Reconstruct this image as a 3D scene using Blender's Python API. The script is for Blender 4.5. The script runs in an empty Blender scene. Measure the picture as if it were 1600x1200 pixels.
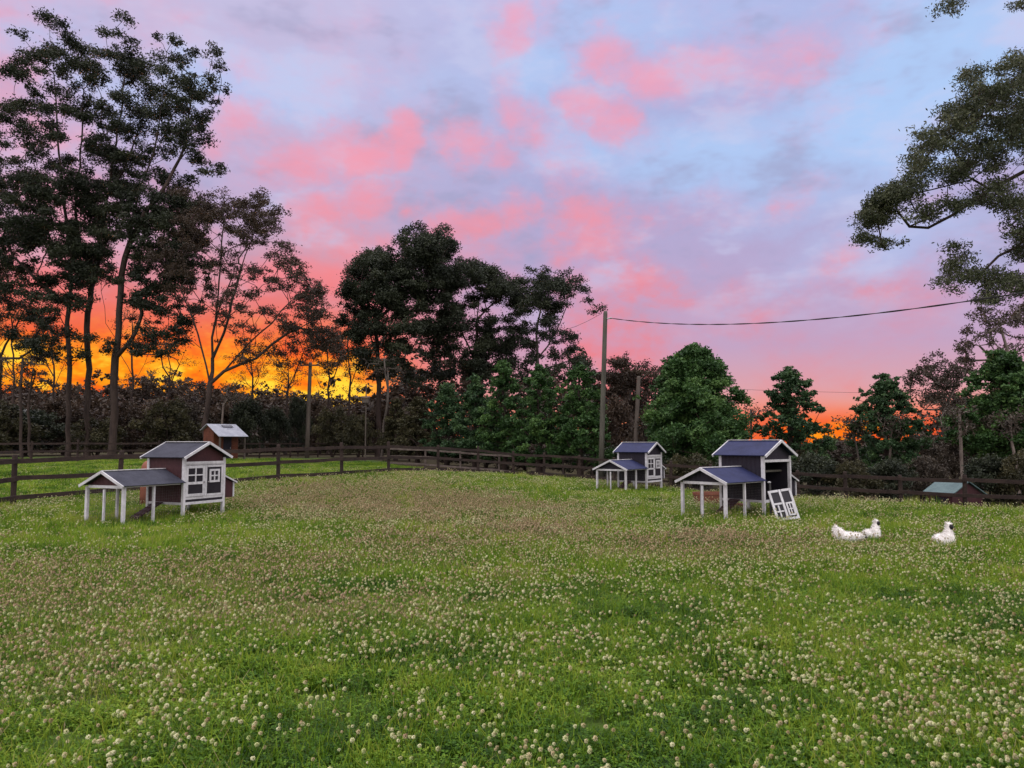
import bpy, math, random
import numpy as np
from mathutils import Vector, Matrix
random.seed(7); rng = np.random.default_rng(7)
R = math.radians
sc = bpy.context.scene
COL = sc.collection
CAMZ = 1.55
TILT = math.atan(90/1200)

# ------------------------------------------------------------ camera maths (photo pixels -> places)
def ray(px, py):
    u = (px-800)/1200; v = (600-py)/1200
    return (u, math.cos(TILT)-v*math.sin(TILT)*1.0, math.sin(TILT)+v*math.cos(TILT))
def P(px, py, d):
    x, y, z = ray(px, py); k = d/y
    return Vector((x*k, d, CAMZ+z*k))
def X(px, d): return P(px, 690, d).x
def px_of(x, y, z):
    yc = y*math.cos(TILT)+(z-CAMZ)*math.sin(TILT); zc = -y*math.sin(TILT)+(z-CAMZ)*math.cos(TILT)
    return 800+1200*x/yc, 600-1200*zc/yc

# ------------------------------------------------------------ terrain
FENCE = [(-150,13.5,-.05),(-70,16,-.02),(25,18,0),(189,20,.1),(318,22,.17),(436,24,.23),(535,26,.34),(608,28.5,.39),(685,31,.30),(747,33,.12),
         (802,35,.02),(850,35.6,-.06),(905,35.5,-.16),(960,34,-.3),(1003,32,-.4),(1047,30,-.5),(1110,28.5,-.56),(1175,27,-.6),(1245,26,-.64),(1319,25,-.66),(1405,23.5,-.68),
         (1503,22,-.68),(1605,20.8,-.66),(1715,19.8,-.62),(1830,18.9,-.58)]
FAR_FENCE = [(-60,40,.35),(50,41,.36),(122,42.5,.4),(249,46,.42),(330,50,.40),(406,54,.36),(454,57,.34),(497,60,.32),(567,63,.26),(650,66,.2)]
BACK_FENCE = [(608,46,.22),(665,45,.05),(720,44,-.1),(780,43,-.25),(838,42,-.38),(880,41.4,-.48),(925,41,-.58),(985,40.6,-.75),(1050,40,-.9)]
ctrl = []
for yy in (-12,-4,3,9,13.5):
    for xx in (-16,-10,-5,0,5,10,16): ctrl.append((xx*(1+max(yy,0)/30), yy, 0.0))
def C(px, d, z): ctrl.append((X(px,d), d, z))
for a in FENCE+FAR_FENCE+BACK_FENCE: C(*a)
for a in [(235,15.5,0),(283,15.3,0),(350,16,0),(500,15,0),(800,15,0),(1170,16,0),(1191,15.3,0),(1060,17,0),(980,24.5,-.05),(1008,24,-.05),(940,25,-.05),
          (1500,12,0),(1350,12,0),(1500,17.5,.04),(1350,17.5,.06),(1600,17,.02),(1750,16,0),(1420,18.5,.0),(800,24.5,.3),(850,25.5,.28),
          (700,25,.3),(600,23,.22),(500,21,.18),(900,26,.12),(760,28,.28),(1250,18,.04),(1000,19,.02),(800,19,.1),(1100,21,-.02),(1200,21,-.1),
          (40,60,.4),(300,70,.4),(500,80,.3),(800,60,-.5),(1000,55,-1.1),(1300,40,-1.1),(1600,35,-1.1),(1300,80,-1.6),(1700,80,-1.5),(1000,90,-1.4),
          (0,120,.5),(400,120,.3),(800,140,-.6),(1400,140,-1.8),(1100,36,-.9),(1200,34,-.95),(1480,28,-1.0)]: C(*a)
ctrl = np.array(ctrl)
def terrain(x, y):
    x = np.atleast_1d(np.asarray(x, float)); y = np.atleast_1d(np.asarray(y, float))
    out = np.zeros_like(x)
    for s in range(0, len(x), 20000):
        xx = x[s:s+20000, None]; yy = y[s:s+20000, None]
        sg = 1.3+0.05*np.abs(ctrl[None,:,1])
        r2 = (xx-ctrl[None,:,0])**2+(yy-ctrl[None,:,1])**2
        w = np.exp(-r2/(2*sg*sg)) + 1e-4/(1+r2/100)**2
        out[s:s+20000] = (w*ctrl[None,:,2]).sum(1)/w.sum(1)
    out += .025*np.sin(x*.9+1.3*np.sin(y*.5))*np.sin(y*.7+.8)*np.clip((y-3)/8,0,1)
    # rising hill to the left, far away
    az = x/np.maximum(y, 1)
    t = np.clip((y-95)/90, 0, 1); t = t*t*(3-2*t)
    a = np.clip((-.02-az)/.16, 0, 1); a = a*a*(3-2*a)
    out += t*a*(9.0+1.6*np.sin(x*.035)+1.2*np.sin(x*.09+1))
    return out
def T(x, y): return float(terrain([x],[y])[0])
def G(px, d):                      # ground point in the direction of a photo column at forward distance d
    x = X(px, d); return Vector((x, d, T(x, d)))

# ------------------------------------------------------------ node helpers / materials
def new_mat(name):
    m = bpy.data.materials.new(name); m.use_nodes = True
    nt = m.node_tree; nt.nodes.clear()
    return m, nt
class NB:
    def __init__(s, nt): s.nt = nt
    def n(s, t, **k):
        o = s.nt.nodes.new(t)
        for a, b in k.items(): setattr(o, a, b)
        return o
    def put(s, sock, v):
        if hasattr(v, 'links') or isinstance(v, bpy.types.NodeSocket): s.nt.links.new(v, sock)
        else:
            if isinstance(v, (tuple, list)) and len(v) == 3 and sock.type == 'RGBA': v = (*v, 1)
            sock.default_value = v
    def m(s, op, a, b=0.0, c=0.0, clamp=False):
        o = s.n('ShaderNodeMath', operation=op, use_clamp=clamp)
        s.put(o.inputs[0], a); s.put(o.inputs[1], b); s.put(o.inputs[2], c); return o.outputs[0]
    def v(s, op, a, b=(0,0,0)):
        o = s.n('ShaderNodeVectorMath', operation=op)
        s.put(o.inputs[0], a); s.put(o.inputs[1], b)
        return o.outputs['Value'] if op in ('DOT_PRODUCT','LENGTH') else o.outputs[0]
    def mix(s, f, a, b, bt='MIX', clampf=True):
        o = s.n('ShaderNodeMix', data_type='RGBA', blend_type=bt, clamp_factor=clampf)
        s.put(o.inputs['Factor'], f); s.put(o.inputs[6], a); s.put(o.inputs[7], b); return o.outputs[2]
    def ramp(s, f, stops, interp='LINEAR'):
        o = s.n('ShaderNodeValToRGB'); cr = o.color_ramp; cr.interpolation = interp
        while len(cr.elements) < len(stops): cr.elements.new(0.5)
        for e, (p, c) in zip(cr.elements, stops):
            e.position = p; e.color = (*c, 1) if isinstance(c, (tuple, list)) else (c, c, c, 1)
        s.put(o.inputs[0], f); return o.outputs[0]
    def sstep(s, x, a, b):
        o = s.n('ShaderNodeMapRange', interpolation_type='SMOOTHSTEP')
        s.put(o.inputs[0], x); o.inputs[1].default_value = a; o.inputs[2].default_value = b; return o.outputs[0]
    def noise(s, vec, scale, detail=3, rough=.5, out='Fac', dist=0.0):
        o = s.n('ShaderNodeTexNoise'); s.put(o.inputs['Vector'], vec)
        o.inputs['Scale'].default_value = scale; o.inputs['Detail'].default_value = detail
        o.inputs['Roughness'].default_value = rough; o.inputs['Distortion'].default_value = dist
        return o.outputs[out]
def srgb(r, g, b):
    f = lambda c: (c/255/12.92) if c/255 <= .04045 else ((c/255+.055)/1.055)**2.4
    return (f(r), f(g), f(b))

def surf_mat(name, c1, c2, rough=.6, scale=6, bump=0.0, spec=.3, wave=None, metal=0.0, tc='Object', stretch=(1,1,1)):
    m, nt = new_mat(name); b = NB(nt)
    co = b.n('ShaderNodeTexCoord').outputs[tc]
    mp = b.v('MULTIPLY', co, stretch)
    oi = b.n('ShaderNodeObjectInfo')
    mp = b.v('ADD', mp, b.v('MULTIPLY', oi.outputs['Location'], (.37,.53,.71)))
    nz = b.noise(mp, scale, 5, .6); nf = b.noise(mp, scale*6, 3, .6)
    f = b.m('MULTIPLY_ADD', nf, .5, b.m('MULTIPLY', nz, .8), clamp=True)
    f = b.sstep(f, .4, .85)
    col = b.mix(f, c1, c2)
    bs = b.n('ShaderNodeBsdfPrincipled'); b.put(bs.inputs['Base Color'], col)
    bs.inputs['Roughness'].default_value = rough; bs.inputs['Specular IOR Level'].default_value = spec; bs.inputs['Metallic'].default_value = metal
    h = nf
    if wave:
        w = b.n('ShaderNodeTexWave', wave_type='BANDS', bands_direction=wave[0]); b.put(w.inputs['Vector'], co); w.inputs['Scale'].default_value = wave[1]
        h = b.m('MULTIPLY_ADD', w.outputs['Fac'], 1.5, nf)
    if bump:
        bp = b.n('ShaderNodeBump'); bp.inputs['Strength'].default_value = bump; bp.inputs['Distance'].default_value = .01
        b.put(bp.inputs['Height'], h); b.put(bs.inputs['Normal'], bp.outputs[0])
    o = b.n('ShaderNodeOutputMaterial'); nt.links.new(bs.outputs[0], o.inputs[0])
    return m
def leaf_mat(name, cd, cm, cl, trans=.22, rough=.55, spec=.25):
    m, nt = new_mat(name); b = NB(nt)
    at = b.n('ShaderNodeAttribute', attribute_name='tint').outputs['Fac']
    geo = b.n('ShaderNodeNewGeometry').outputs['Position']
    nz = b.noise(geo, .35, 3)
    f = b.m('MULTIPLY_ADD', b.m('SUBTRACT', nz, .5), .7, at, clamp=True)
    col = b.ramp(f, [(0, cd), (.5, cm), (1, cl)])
    bs = b.n('ShaderNodeBsdfPrincipled'); b.put(bs.inputs['Base Color'], col)
    bs.inputs['Roughness'].default_value = rough; bs.inputs['Specular IOR Level'].default_value = spec
    tr = b.n('ShaderNodeBsdfTranslucent'); b.put(tr.inputs[0], col)
    mx = b.n('ShaderNodeMixShader'); mx.inputs[0].default_value = trans
    nt.links.new(bs.outputs[0], mx.inputs[1]); nt.links.new(tr.outputs[0], mx.inputs[2])
    o = b.n('ShaderNodeOutputMaterial'); nt.links.new(mx.outputs[0], o.inputs[0])
    return m

M = {}
M['bark'] = surf_mat('dark_bark', (.018,.012,.010), (.05,.034,.027), .85, 2, .5, stretch=(1,1,.25))
M['palebark'] = surf_mat('pale_bark', (.08,.062,.052), (.20,.165,.14), .8, 2, .4, stretch=(1,1,.25))
M['greybark'] = surf_mat('grey_bark', (.045,.038,.032), (.12,.10,.085), .8, 2, .4, stretch=(1,1,.25))
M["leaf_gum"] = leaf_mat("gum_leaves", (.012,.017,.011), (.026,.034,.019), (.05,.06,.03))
M["leaf_sunset"] = leaf_mat("warm_gum_leaves", (.02,.013,.009), (.042,.028,.018), (.075,.052,.032))  # gum leaves with the warm sunset glare put into their colour
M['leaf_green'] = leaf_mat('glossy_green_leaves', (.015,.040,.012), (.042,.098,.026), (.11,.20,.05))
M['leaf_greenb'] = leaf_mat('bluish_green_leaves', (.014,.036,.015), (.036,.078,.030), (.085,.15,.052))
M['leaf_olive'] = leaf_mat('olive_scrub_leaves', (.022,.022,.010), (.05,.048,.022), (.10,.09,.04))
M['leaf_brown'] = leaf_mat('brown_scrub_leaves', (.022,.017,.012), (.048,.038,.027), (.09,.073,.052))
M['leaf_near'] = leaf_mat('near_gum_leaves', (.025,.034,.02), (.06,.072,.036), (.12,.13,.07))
M['fence'] = surf_mat('weathered_dark_rail', (.012,.007,.006), (.038,.024,.019), .8, 3, .5, stretch=(1,1,1))
M['fence_grey'] = surf_mat('weathered_grey_rail', (.045,.034,.030), (.13,.105,.09), .85, 3, .5)
M['pole'] = surf_mat('weathered_pole', (.04,.038,.03), (.10,.096,.076), .8, 2, .5, stretch=(1,1,.12))
M['pole_dark'] = surf_mat('far_pole', (.04,.032,.026), (.10,.083,.068), .8, 2, .4, stretch=(1,1,.12))
M['white'] = surf_mat('white_painted_timber', (.36,.36,.37), (.58,.58,.60), .55, 3, .15)
M['redwall'] = surf_mat('red_brown_boards', (.030,.010,.013), (.055,.019,.022), .65, 3, .4, wave=('X', 3.2))
M['darkwall'] = surf_mat('dark_boards', (.008,.007,.014), (.017,.014,.024), .65, 3, .4, wave=('X', 3.2))
M['darkpanel'] = surf_mat('near_black_panel', (.008,.008,.012), (.018,.016,.022), .5, 5)
M['felt'] = surf_mat('grey_roof_felt', (.020,.021,.033), (.040,.042,.060), .75, 4, .3, spec=.25)
M['felt_sky'] = surf_mat('sky_tinted_roof_felt', (.010,.013,.048), (.019,.024,.078), .7, 4, .3, spec=.25)  # same roof felt, with the blue sky's reflection put into the colour
M['wire'] = surf_mat('dark_wire', (.05,.05,.055), (.12,.12,.12), .5, 8)
M['steel'] = surf_mat('grey_metal', (.25,.25,.26), (.4,.4,.4), .4, 8, metal=.7)
M['tin'] = surf_mat('pale_corrugated_roof', (.26,.28,.34), (.40,.42,.48), .45, 2, .4, wave=('X', 5))
M['teal'] = surf_mat('teal_metal_roof', (.05,.09,.095), (.10,.16,.16), .5, 2, .4, wave=('X', 5))
M['shedwall'] = surf_mat('orange_brown_boards', (.06,.018,.009), (.12,.036,.018), .7, 2, .4, wave=('Z', 3))
M['solar'] = surf_mat('solar_panel', (.015,.015,.04), (.03,.03,.06), .2, 4, spec=.5)
M['terra'] = surf_mat('red_brown_tub', (.14,.045,.025), (.22,.075,.045), .6, 6)
M['trough'] = surf_mat('black_rubber', (.02,.02,.02), (.04,.04,.04), .6, 6)
M['plume'] = surf_mat('white_plumage', (.72,.68,.64), (.86,.84,.82), .9, 18, .3, spec=.05)
M['face'] = surf_mat('black_skin', (.006,.006,.008), (.014,.012,.014), .6, 20)
M['comb'] = surf_mat('mulberry_comb', (.05,.012,.02), (.09,.025,.035), .6, 20)
M['eye'] = surf_mat('dark_eye', (.002,.002,.002), (.004,.004,.004), .15, 20, spec=.6)
M['beak'] = surf_mat('slate_beak', (.05,.055,.06), (.09,.09,.1), .4, 20)
M['cable'] = surf_mat('black_cable', (.012,.012,.014), (.03,.03,.03), .6, 5)
M['cement'] = surf_mat('pale_cement', (.3,.3,.31), (.42,.42,.42), .8, 5)

# ------------------------------------------------------------ mesh + object helpers
def raw_mesh(name, V, F, mat, tint=None, smooth=False):
    V = np.asarray(V, np.float32).reshape(-1, 3); F = np.asarray(F, np.int32)
    me = bpy.data.meshes.new(name); k = F.shape[1]
    me.vertices.add(len(V)); me.vertices.foreach_set('co', V.ravel())
    me.loops.add(F.size); me.loops.foreach_set('vertex_index', F.ravel())
    me.polygons.add(len(F)); me.polygons.foreach_set('loop_start', np.arange(0, F.size, k, dtype=np.int32))
    me.polygons.foreach_set('loop_total', np.full(len(F), k, np.int32))
    if smooth: me.polygons.foreach_set('use_smooth', np.ones(len(F), bool))
    me.update(calc_edges=True)
    if tint is not None:
        a = me.attributes.new('tint', 'FLOAT', 'FACE'); a.data.foreach_set('value', np.asarray(tint, np.float32))
    if mat: me.materials.append(mat)
    return me
def link(name, me, parent=None, loc=None):
    o = bpy.data.objects.new(name, me); COL.objects.link(o)
    if parent is not None: o.parent = parent
    if loc is not None: o.location = loc
    return o
def tag(o, label=None, cat=None, group=None, kind=None):
    if label: o['label'] = label
    if cat: o['category'] = cat
    if group: o['group'] = group
    if kind: o['kind'] = kind
    return o
def empty(name, loc, rz=0, **k):
    o = bpy.data.objects.new(name, None); COL.objects.link(o); o.location = loc; o.rotation_euler = (0,0,rz)
    o.empty_display_size = .2
    return tag(o, **k)
def copy_tree(o, parent=None):
    c = o.copy(); COL.objects.link(c)
    if parent is not None: c.parent = parent
    for ch in list(o.children): copy_tree(ch, c)
    return c
class MB:
    def __init__(s): s.v = []; s.f = []
    def add(s, v, f):
        n = len(s.v); s.v += [tuple(p) for p in v]; s.f += [tuple(i+n for i in q) for q in f]
    def box(s, c, d, rot=None):
        x, y, z = d[0]/2, d[1]/2, d[2]/2
        vs = [Vector((a*x, b_*y, e*z)) for a in (-1,1) for b_ in (-1,1) for e in (-1,1)]
        if rot is not None: vs = [rot @ q for q in vs]
        vs = [q+Vector(c) for q in vs]
        s.add(vs, [(0,1,3,2),(4,6,7,5),(0,4,5,1),(2,3,7,6),(0,2,6,4),(1,5,7,3)])
    def bar(s, a, b, w, h, up=(0,0,1)):
        a = Vector(a); b = Vector(b); d = (b-a).normalized(); up = Vector(up)
        if abs(d.dot(up)) > .98: up = Vector((0,1,0))
        sd = d.cross(up).normalized(); u2 = sd.cross(d)
        vs = [p+sd*(i*w/2)+u2*(j*h/2) for p in (a,b) for i in (-1,1) for j in (-1,1)]
        s.add(vs, [(0,1,3,2),(4,6,7,5),(0,4,5,1),(2,3,7,6),(0,2,6,4),(1,5,7,3)])
    def slab(s, q, t):
        q = [Vector(p) for p in q]; n = (q[1]-q[0]).cross(q[2]-q[0]).normalized()*t
        k = len(q); s.add(q+[p+n for p in q], [tuple(range(k))[::-1], tuple(range(k, 2*k))]+[(i,(i+1)%k,(i+1)%k+k,i+k) for i in range(k)])
    def tube(s, pts, rad, n=8, cap=True):
        pts = [Vector(p) for p in pts]; rings = []
        ref = Vector((.3,1,.1)).normalized()
        for i, p in enumerate(pts):
            d = (pts[min(i+1, len(pts)-1)]-pts[max(i-1, 0)]).normalized()
            sd = d.cross(ref)
            if sd.length < .1: sd = d.cross(Vector((1,0,0)))
            sd.normalize(); u = sd.cross(d)
            rings.append([p+sd*(rad[i]*math.cos(2*math.pi*k/n))+u*(rad[i]*math.sin(2*math.pi*k/n)) for k in range(n)])
        f = []
        for i in range(len(pts)-1):
            for k in range(n): f.append((i*n+k, i*n+(k+1)%n, (i+1)*n+(k+1)%n, (i+1)*n+k))
        if cap: f += [tuple(range(n))[::-1], tuple((len(pts)-1)*n+k for k in range(n))]
        s.add([p for r in rings for p in r], f)
    def ball(s, c, r, n=8, m_=6, rot=None):
        r = (r,r,r) if not hasattr(r, '__len__') else r
        vs = [(0,0,1)]+[(math.sin(math.pi*j/m_)*math.cos(2*math.pi*i/n), math.sin(math.pi*j/m_)*math.sin(2*math.pi*i/n), math.cos(math.pi*j/m_)) for j in range(1, m_) for i in range(n)]+[(0,0,-1)]
        vs = [Vector((a*r[0], b_*r[1], e*r[2])) for a, b_, e in vs]
        if rot is not None: vs = [rot @ q for q in vs]
        vs = [q+Vector(c) for q in vs]
        f = [(0, 1+i, 1+(i+1)%n) for i in range(n)]
        for j in range(m_-2):
            for i in range(n): f.append((1+j*n+i, 1+(j+1)*n+i, 1+(j+1)*n+(i+1)%n, 1+j*n+(i+1)%n))
        L = len(vs)-1; f += [(L, 1+(m_-2)*n+(i+1)%n, 1+(m_-2)*n+i) for i in range(n)]
        s.add(vs, f)
    def build(s, name, mat, parent=None, loc=None, smooth=False):
        me = bpy.data.meshes.new(name); me.from_pydata(s.v, [], s.f); me.update()
        if smooth: me.polygons.foreach_set('use_smooth', [True]*len(me.polygons))
        me.materials.append(mat)
        return link(name, me, parent, loc)

# ------------------------------------------------------------ sky
def build_world():
    w = bpy.data.worlds.new('World'); sc.world = w; w.use_nodes = True; w.cycles.sampling_method = 'MANUAL'; w.cycles.sample_map_resolution = 128
    nt = w.node_tree; nt.nodes.clear(); b = NB(nt)
    d = b.v('NORMALIZE', b.n('ShaderNodeTexCoord').outputs['Generated'])
    sep = b.n('ShaderNodeSeparateXYZ'); b.put(sep.inputs[0], d)
    x, y, z = sep.outputs
    az = b.m('MULTIPLY', b.m('ARCTAN2', x, y), 57.29578)
    el = b.m('MULTIPLY', b.m('ARCSINE', z), 57.29578)
    # cloud edges: bend the az/el coordinates by noise
    cn = b.noise(d, 5.0, 6, .6, 'Color')
    s3 = b.n('ShaderNodeSeparateColor'); b.put(s3.inputs[0], cn)
    warp = b.v('MULTIPLY', b.v('SUBTRACT', cn, (.5,.5,.5)), (15,10,0))
    fine = s3.outputs[2]
    cb = b.n('ShaderNodeCombineXYZ'); b.put(cb.inputs[0], az); b.put(cb.inputs[1], el)
    ae = b.v('ADD', cb.outputs[0], warp)
    def field(lst, q=1.0):                 # union of soft ellipses laid out by direction
        acc = None
        for (px, py, rx, ry, wt) in lst:
            r_ = ray(px, py); a = math.degrees(math.atan2(r_[0], r_[1])); e = math.degrees(math.atan2(r_[2], math.hypot(r_[0], r_[1])))
            ix, iy = 1/(rx*.0477*1.6*q), 1/(ry*.0477*1.6*q)
            vm = b.n('ShaderNodeVectorMath', operation='MULTIPLY_ADD'); b.put(vm.inputs[0], ae); vm.inputs[1].default_value = (ix, iy, 0); vm.inputs[2].default_value = (-a*ix, -e*iy, 0)
            t = b.m('MULTIPLY_ADD', b.v('DOT_PRODUCT', vm.outputs[0], vm.outputs[0]), -wt, wt)
            acc = b.m('MAXIMUM', acc if acc is not None else 0.0, t)
        return acc
    pinks = [(790,25,40,30,.55),(818,62,50,40,.95),(860,40,60,30,.4),(985,88,46,40,.95),(1050,108,62,42,1.05),(1130,88,70,36,.7),(1210,105,90,44,.6),(1300,75,110,26,.4),(975,188,52,36,.95),(1030,215,50,30,.5),(825,185,40,50,.65),(870,225,50,40,.65),(728,238,50,34,.85),(790,262,46,28,.7),(885,290,46,28,.6),
             (610,238,48,36,1.0),(555,262,50,34,1.0),(490,240,50,34,.75),(440,275,50,34,.9),(365,215,60,44,.75),(380,260,50,40,.6),(250,40,260,70,.4),(500,340,60,36,.95),(570,335,60,36,.95),(540,375,50,26,.7),(720,360,50,28,.95),(785,352,46,30,1.0),(925,365,62,40,.8),(905,395,36,34,.6),
             (30,150,70,70,.7),(1000,420,75,26,.8),(960,450,60,30,.6),(1080,445,80,24,.5),(1095,322,60,30,.5),(1140,335,46,20,.4),(1235,320,50,26,.6),(1160,470,110,22,.42),(1290,440,56,36,.34),(1400,465,80,22,.25),
             (520,430,130,46,.9),(950,520,110,44,.68),(960,580,110,40,.6),(700,420,120,34,.4),(90,330,140,90,.7),(1200,190,120,30,.22),(520,110,130,50,.22),(480,30,60,30,.3)]
    blues = [(400,140,120,50,.7),(610,160,150,40,.35),(1390,190,170,70,.95),(1540,110,140,100,1.0),(880,120,70,50,.6),(920,250,80,40,.55),(1130,250,160,50,.7),
             (100,70,110,40,.4),(1280,290,140,50,.5),(1400,400,150,40,.45),(200,120,100,60,.4),(1000,20,150,30,.4)]
    fib = b.noise(b.v('ADD', b.v('MULTIPLY', d, (1,1,1.8)), b.v('MULTIPLY', cn, (.10,.10,.10))), 15.0, 4, .6)
    pk = field(pinks, .95); bl = field(blues)
    pk = b.m('ADD', pk, b.m('MULTIPLY_ADD', b.m('SUBTRACT', fine, .5), 1.7, b.m('MULTIPLY', b.m('SUBTRACT', fib, .5), 1.5)))
    pk = b.m('MULTIPLY_ADD', b.sstep(pk, -.15, .85), .34, b.m('MULTIPLY', b.sstep(pk, .3, 1.3), .62))
    S = srgb
    e01 = b.m('DIVIDE', el, 34.0, clamp=True)
    left = b.ramp(e01, [(0,S(255,120,50)),(.11,S(255,116,48)),(.20,S(250,118,72)),(.30,S(225,132,132)),(.40,S(200,165,190)),(.52,S(190,178,214)),(1,S(200,196,230))])
    right = b.ramp(e01, [(0,S(252,140,60)),(.05,S(248,150,115)),(.11,S(222,164,172)),(.2,S(196,164,196)),(.35,S(186,168,206)),(.55,S(174,174,216)),(.8,S(176,186,230)),(1,S(182,192,236))])
    base = b.mix(b.sstep(az, -16, 4), left, right)
    base = b.mix(b.sstep(bl, -.05, .9), base, S(176,204,247))
    shade = b.noise(b.v('MULTIPLY', d, (1,1,2.2)), 6.5, 4, .62)
    eu = b.sstep(el, 5, 14)
    base = b.mix(b.m('MULTIPLY', b.sstep(shade, .50, .70), b.m('MULTIPLY', eu, .62)), base, S(160,160,196))
    base = b.mix(b.m('MULTIPLY', b.m('SUBTRACT', 1.0, b.sstep(shade, .34, .50)), b.m('MULTIPLY', eu, .5)), base, S(204,208,240))
    pinkc = b.ramp(e01, [(0,S(255,100,64)),(.15,S(255,106,92)),(.28,S(253,122,118)),(.42,S(251,142,150)),(.6,S(250,154,172)),(1,S(244,170,196))])
    col = b.mix(b.m('MULTIPLY', pk, .84), base, pinkc)
    # afterglow burning low behind the trees
    glow = field([(250,592,400,70,.5),(40,548,70,44,.95),(150,565,70,50,1.0),(262,560,80,46,1.05),(385,560,80,50,.95),(475,600,90,48,1.35),(320,600,70,30,.9),(60,560,150,60,.7),(1320,676,90,26,.55),(1500,684,180,22,.45),(150,530,180,50,.6),(420,520,120,40,.55)])
    gn = b.noise(b.v('MULTIPLY', d, (1,1,2.0)), 15.0, 4, .65)
    glow = b.m('ADD', glow, b.m('MULTIPLY', b.m('SUBTRACT', gn, .5), 2.4))
    glowc = b.ramp(b.m('MULTIPLY', glow, .8), [(0,(.85,.10,.035)),(.30,(.95,.115,.018)),(.52,(1.0,.19,.01)),(.74,(1.1,.36,.012)),(.96,(1.3,.74,.05))])
    gm = b.m('MULTIPLY', b.m('SUBTRACT', 1.0, b.sstep(el, 4.5, 11)), b.m('SUBTRACT', 1.0, b.sstep(az, -13, -4)))
    gm = b.m('ADD', gm, b.m('MULTIPLY', b.m('SUBTRACT', 1.0, b.sstep(el, .8, 3.0)), b.sstep(az, 12, 20)), clamp=True)
    col = b.mix(gm, col, glowc)
    # the sky overhead and behind the viewer is boosted to light the field
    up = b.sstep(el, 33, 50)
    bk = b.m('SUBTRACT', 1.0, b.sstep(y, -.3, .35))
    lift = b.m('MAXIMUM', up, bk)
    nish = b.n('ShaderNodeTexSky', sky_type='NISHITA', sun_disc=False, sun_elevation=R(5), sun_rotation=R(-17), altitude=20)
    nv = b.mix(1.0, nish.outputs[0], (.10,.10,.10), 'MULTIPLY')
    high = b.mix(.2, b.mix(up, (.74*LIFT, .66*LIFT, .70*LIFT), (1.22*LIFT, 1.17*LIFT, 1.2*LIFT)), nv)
    bg = b.n('ShaderNodeBackground'); b.put(bg.inputs[0], col)
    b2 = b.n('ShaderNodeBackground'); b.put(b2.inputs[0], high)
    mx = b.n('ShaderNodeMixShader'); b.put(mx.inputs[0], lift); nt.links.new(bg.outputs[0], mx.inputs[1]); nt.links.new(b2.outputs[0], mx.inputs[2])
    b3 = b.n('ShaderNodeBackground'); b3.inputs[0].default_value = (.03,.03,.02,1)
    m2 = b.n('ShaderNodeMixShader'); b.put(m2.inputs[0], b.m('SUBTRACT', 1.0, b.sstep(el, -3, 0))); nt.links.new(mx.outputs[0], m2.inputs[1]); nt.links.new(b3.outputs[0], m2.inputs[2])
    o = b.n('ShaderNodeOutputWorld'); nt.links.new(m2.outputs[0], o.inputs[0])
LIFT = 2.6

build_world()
sun = bpy.data.lights.new('sun', 'SUN'); sun.energy = 1.3; sun.angle = R(10); sun.color = (1,.45,.2)
so = bpy.data.objects.new('sun', sun); COL.objects.link(so)
sd = Vector((math.sin(R(-17))*math.cos(R(5)), math.cos(R(-17))*math.cos(R(5)), math.sin(R(5))))
so.rotation_euler = sd.to_track_quat('Z', 'Y').to_euler(); so.location = (0, 0, 30)

cam = bpy.data.cameras.new('camera'); cam.sensor_width = 36; cam.lens = 27; cam.clip_end = 3000; cam.clip_start = .05
co_ = bpy.data.objects.new('camera', cam); COL.objects.link(co_)
co_.location = (0, 0, CAMZ); co_.rotation_euler = (R(90)+TILT, 0, 0)
sc.camera = co_
sc.view_settings.view_transform = 'Standard'; sc.view_settings.look = 'None'; sc.view_settings.exposure = 0; sc.view_settings.gamma = 1
sc.render.resolution_x = 1024; sc.render.resolution_y = 768
sc.cycles.max_bounces = 4; sc.cycles.diffuse_bounces = 2; sc.cycles.glossy_bounces = 1; sc.cycles.transparent_max_bounces = 6; sc.cycles.transmission_bounces = 2

# ------------------------------------------------------------ ground
# where the clover has browned off (ellipses laid out on the field)
BROWN = [(330,895,330,42,1),(650,795,260,40,.85),(80,935,200,60,.8),(60,1040,160,60,.5),(480,960,260,50,.6),(1060,868,180,28,.9),(860,840,120,26,.8),(560,770,160,14,.7),(420,800,110,26,.8),(700,870,200,30,.8),(1220,860,120,14,.5)]
GREEN = [(200,835,230,42,1.2),(840,742,140,18,1),(1000,775,200,16,.9),(1230,815,220,22,.9),(1500,800,200,24,.8),(760,880,60,12,.6),(950,900,60,12,.6),(930,1000,120,30,.5),(1180,1010,60,40,.5),(560,925,90,16,.5)]
def ell(lst, x, y, z):
    u, v = px_of(x, y, z); out = np.zeros_like(x)
    for cx, cy, rx, ry, w in lst: out = np.maximum(out, w*np.exp(-(((u-cx)/rx)**2+((v-cy)/ry)**2)))
    return out
def vnoise(x, y, s, seed):
    g = np.random.default_rng(seed).random((64,64)); x = x/s+200; y = y/s+200
    xi = np.floor(x).astype(int); yi = np.floor(y).astype(int); fx = x-xi; fy = y-yi; fx = fx*fx*(3-2*fx); fy = fy*fy*(3-2*fy)
    a = g[xi%64, yi%64]; b_ = g[(xi+1)%64, yi%64]; c = g[xi%64, (yi+1)%64]; d = g[(xi+1)%64, (yi+1)%64]
    return (a*(1-fx)+b_*fx)*(1-fy)+(c*(1-fx)+d*fx)*fy
def brownness(x, y, z):
    ok = (y > 2)
    zz = np.zeros_like(x)
    b_ = 1.15*ell(BROWN, x, np.maximum(y, 2), z)-1.0*ell(GREEN, x, np.maximum(y, 2), z)
    n = .6*vnoise(x, y, 1.4, 3)+.4*vnoise(x, y, .45, 4)
    return np.clip((b_*1.25+(n-.53)*.9)*ok, 0, 1)

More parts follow.
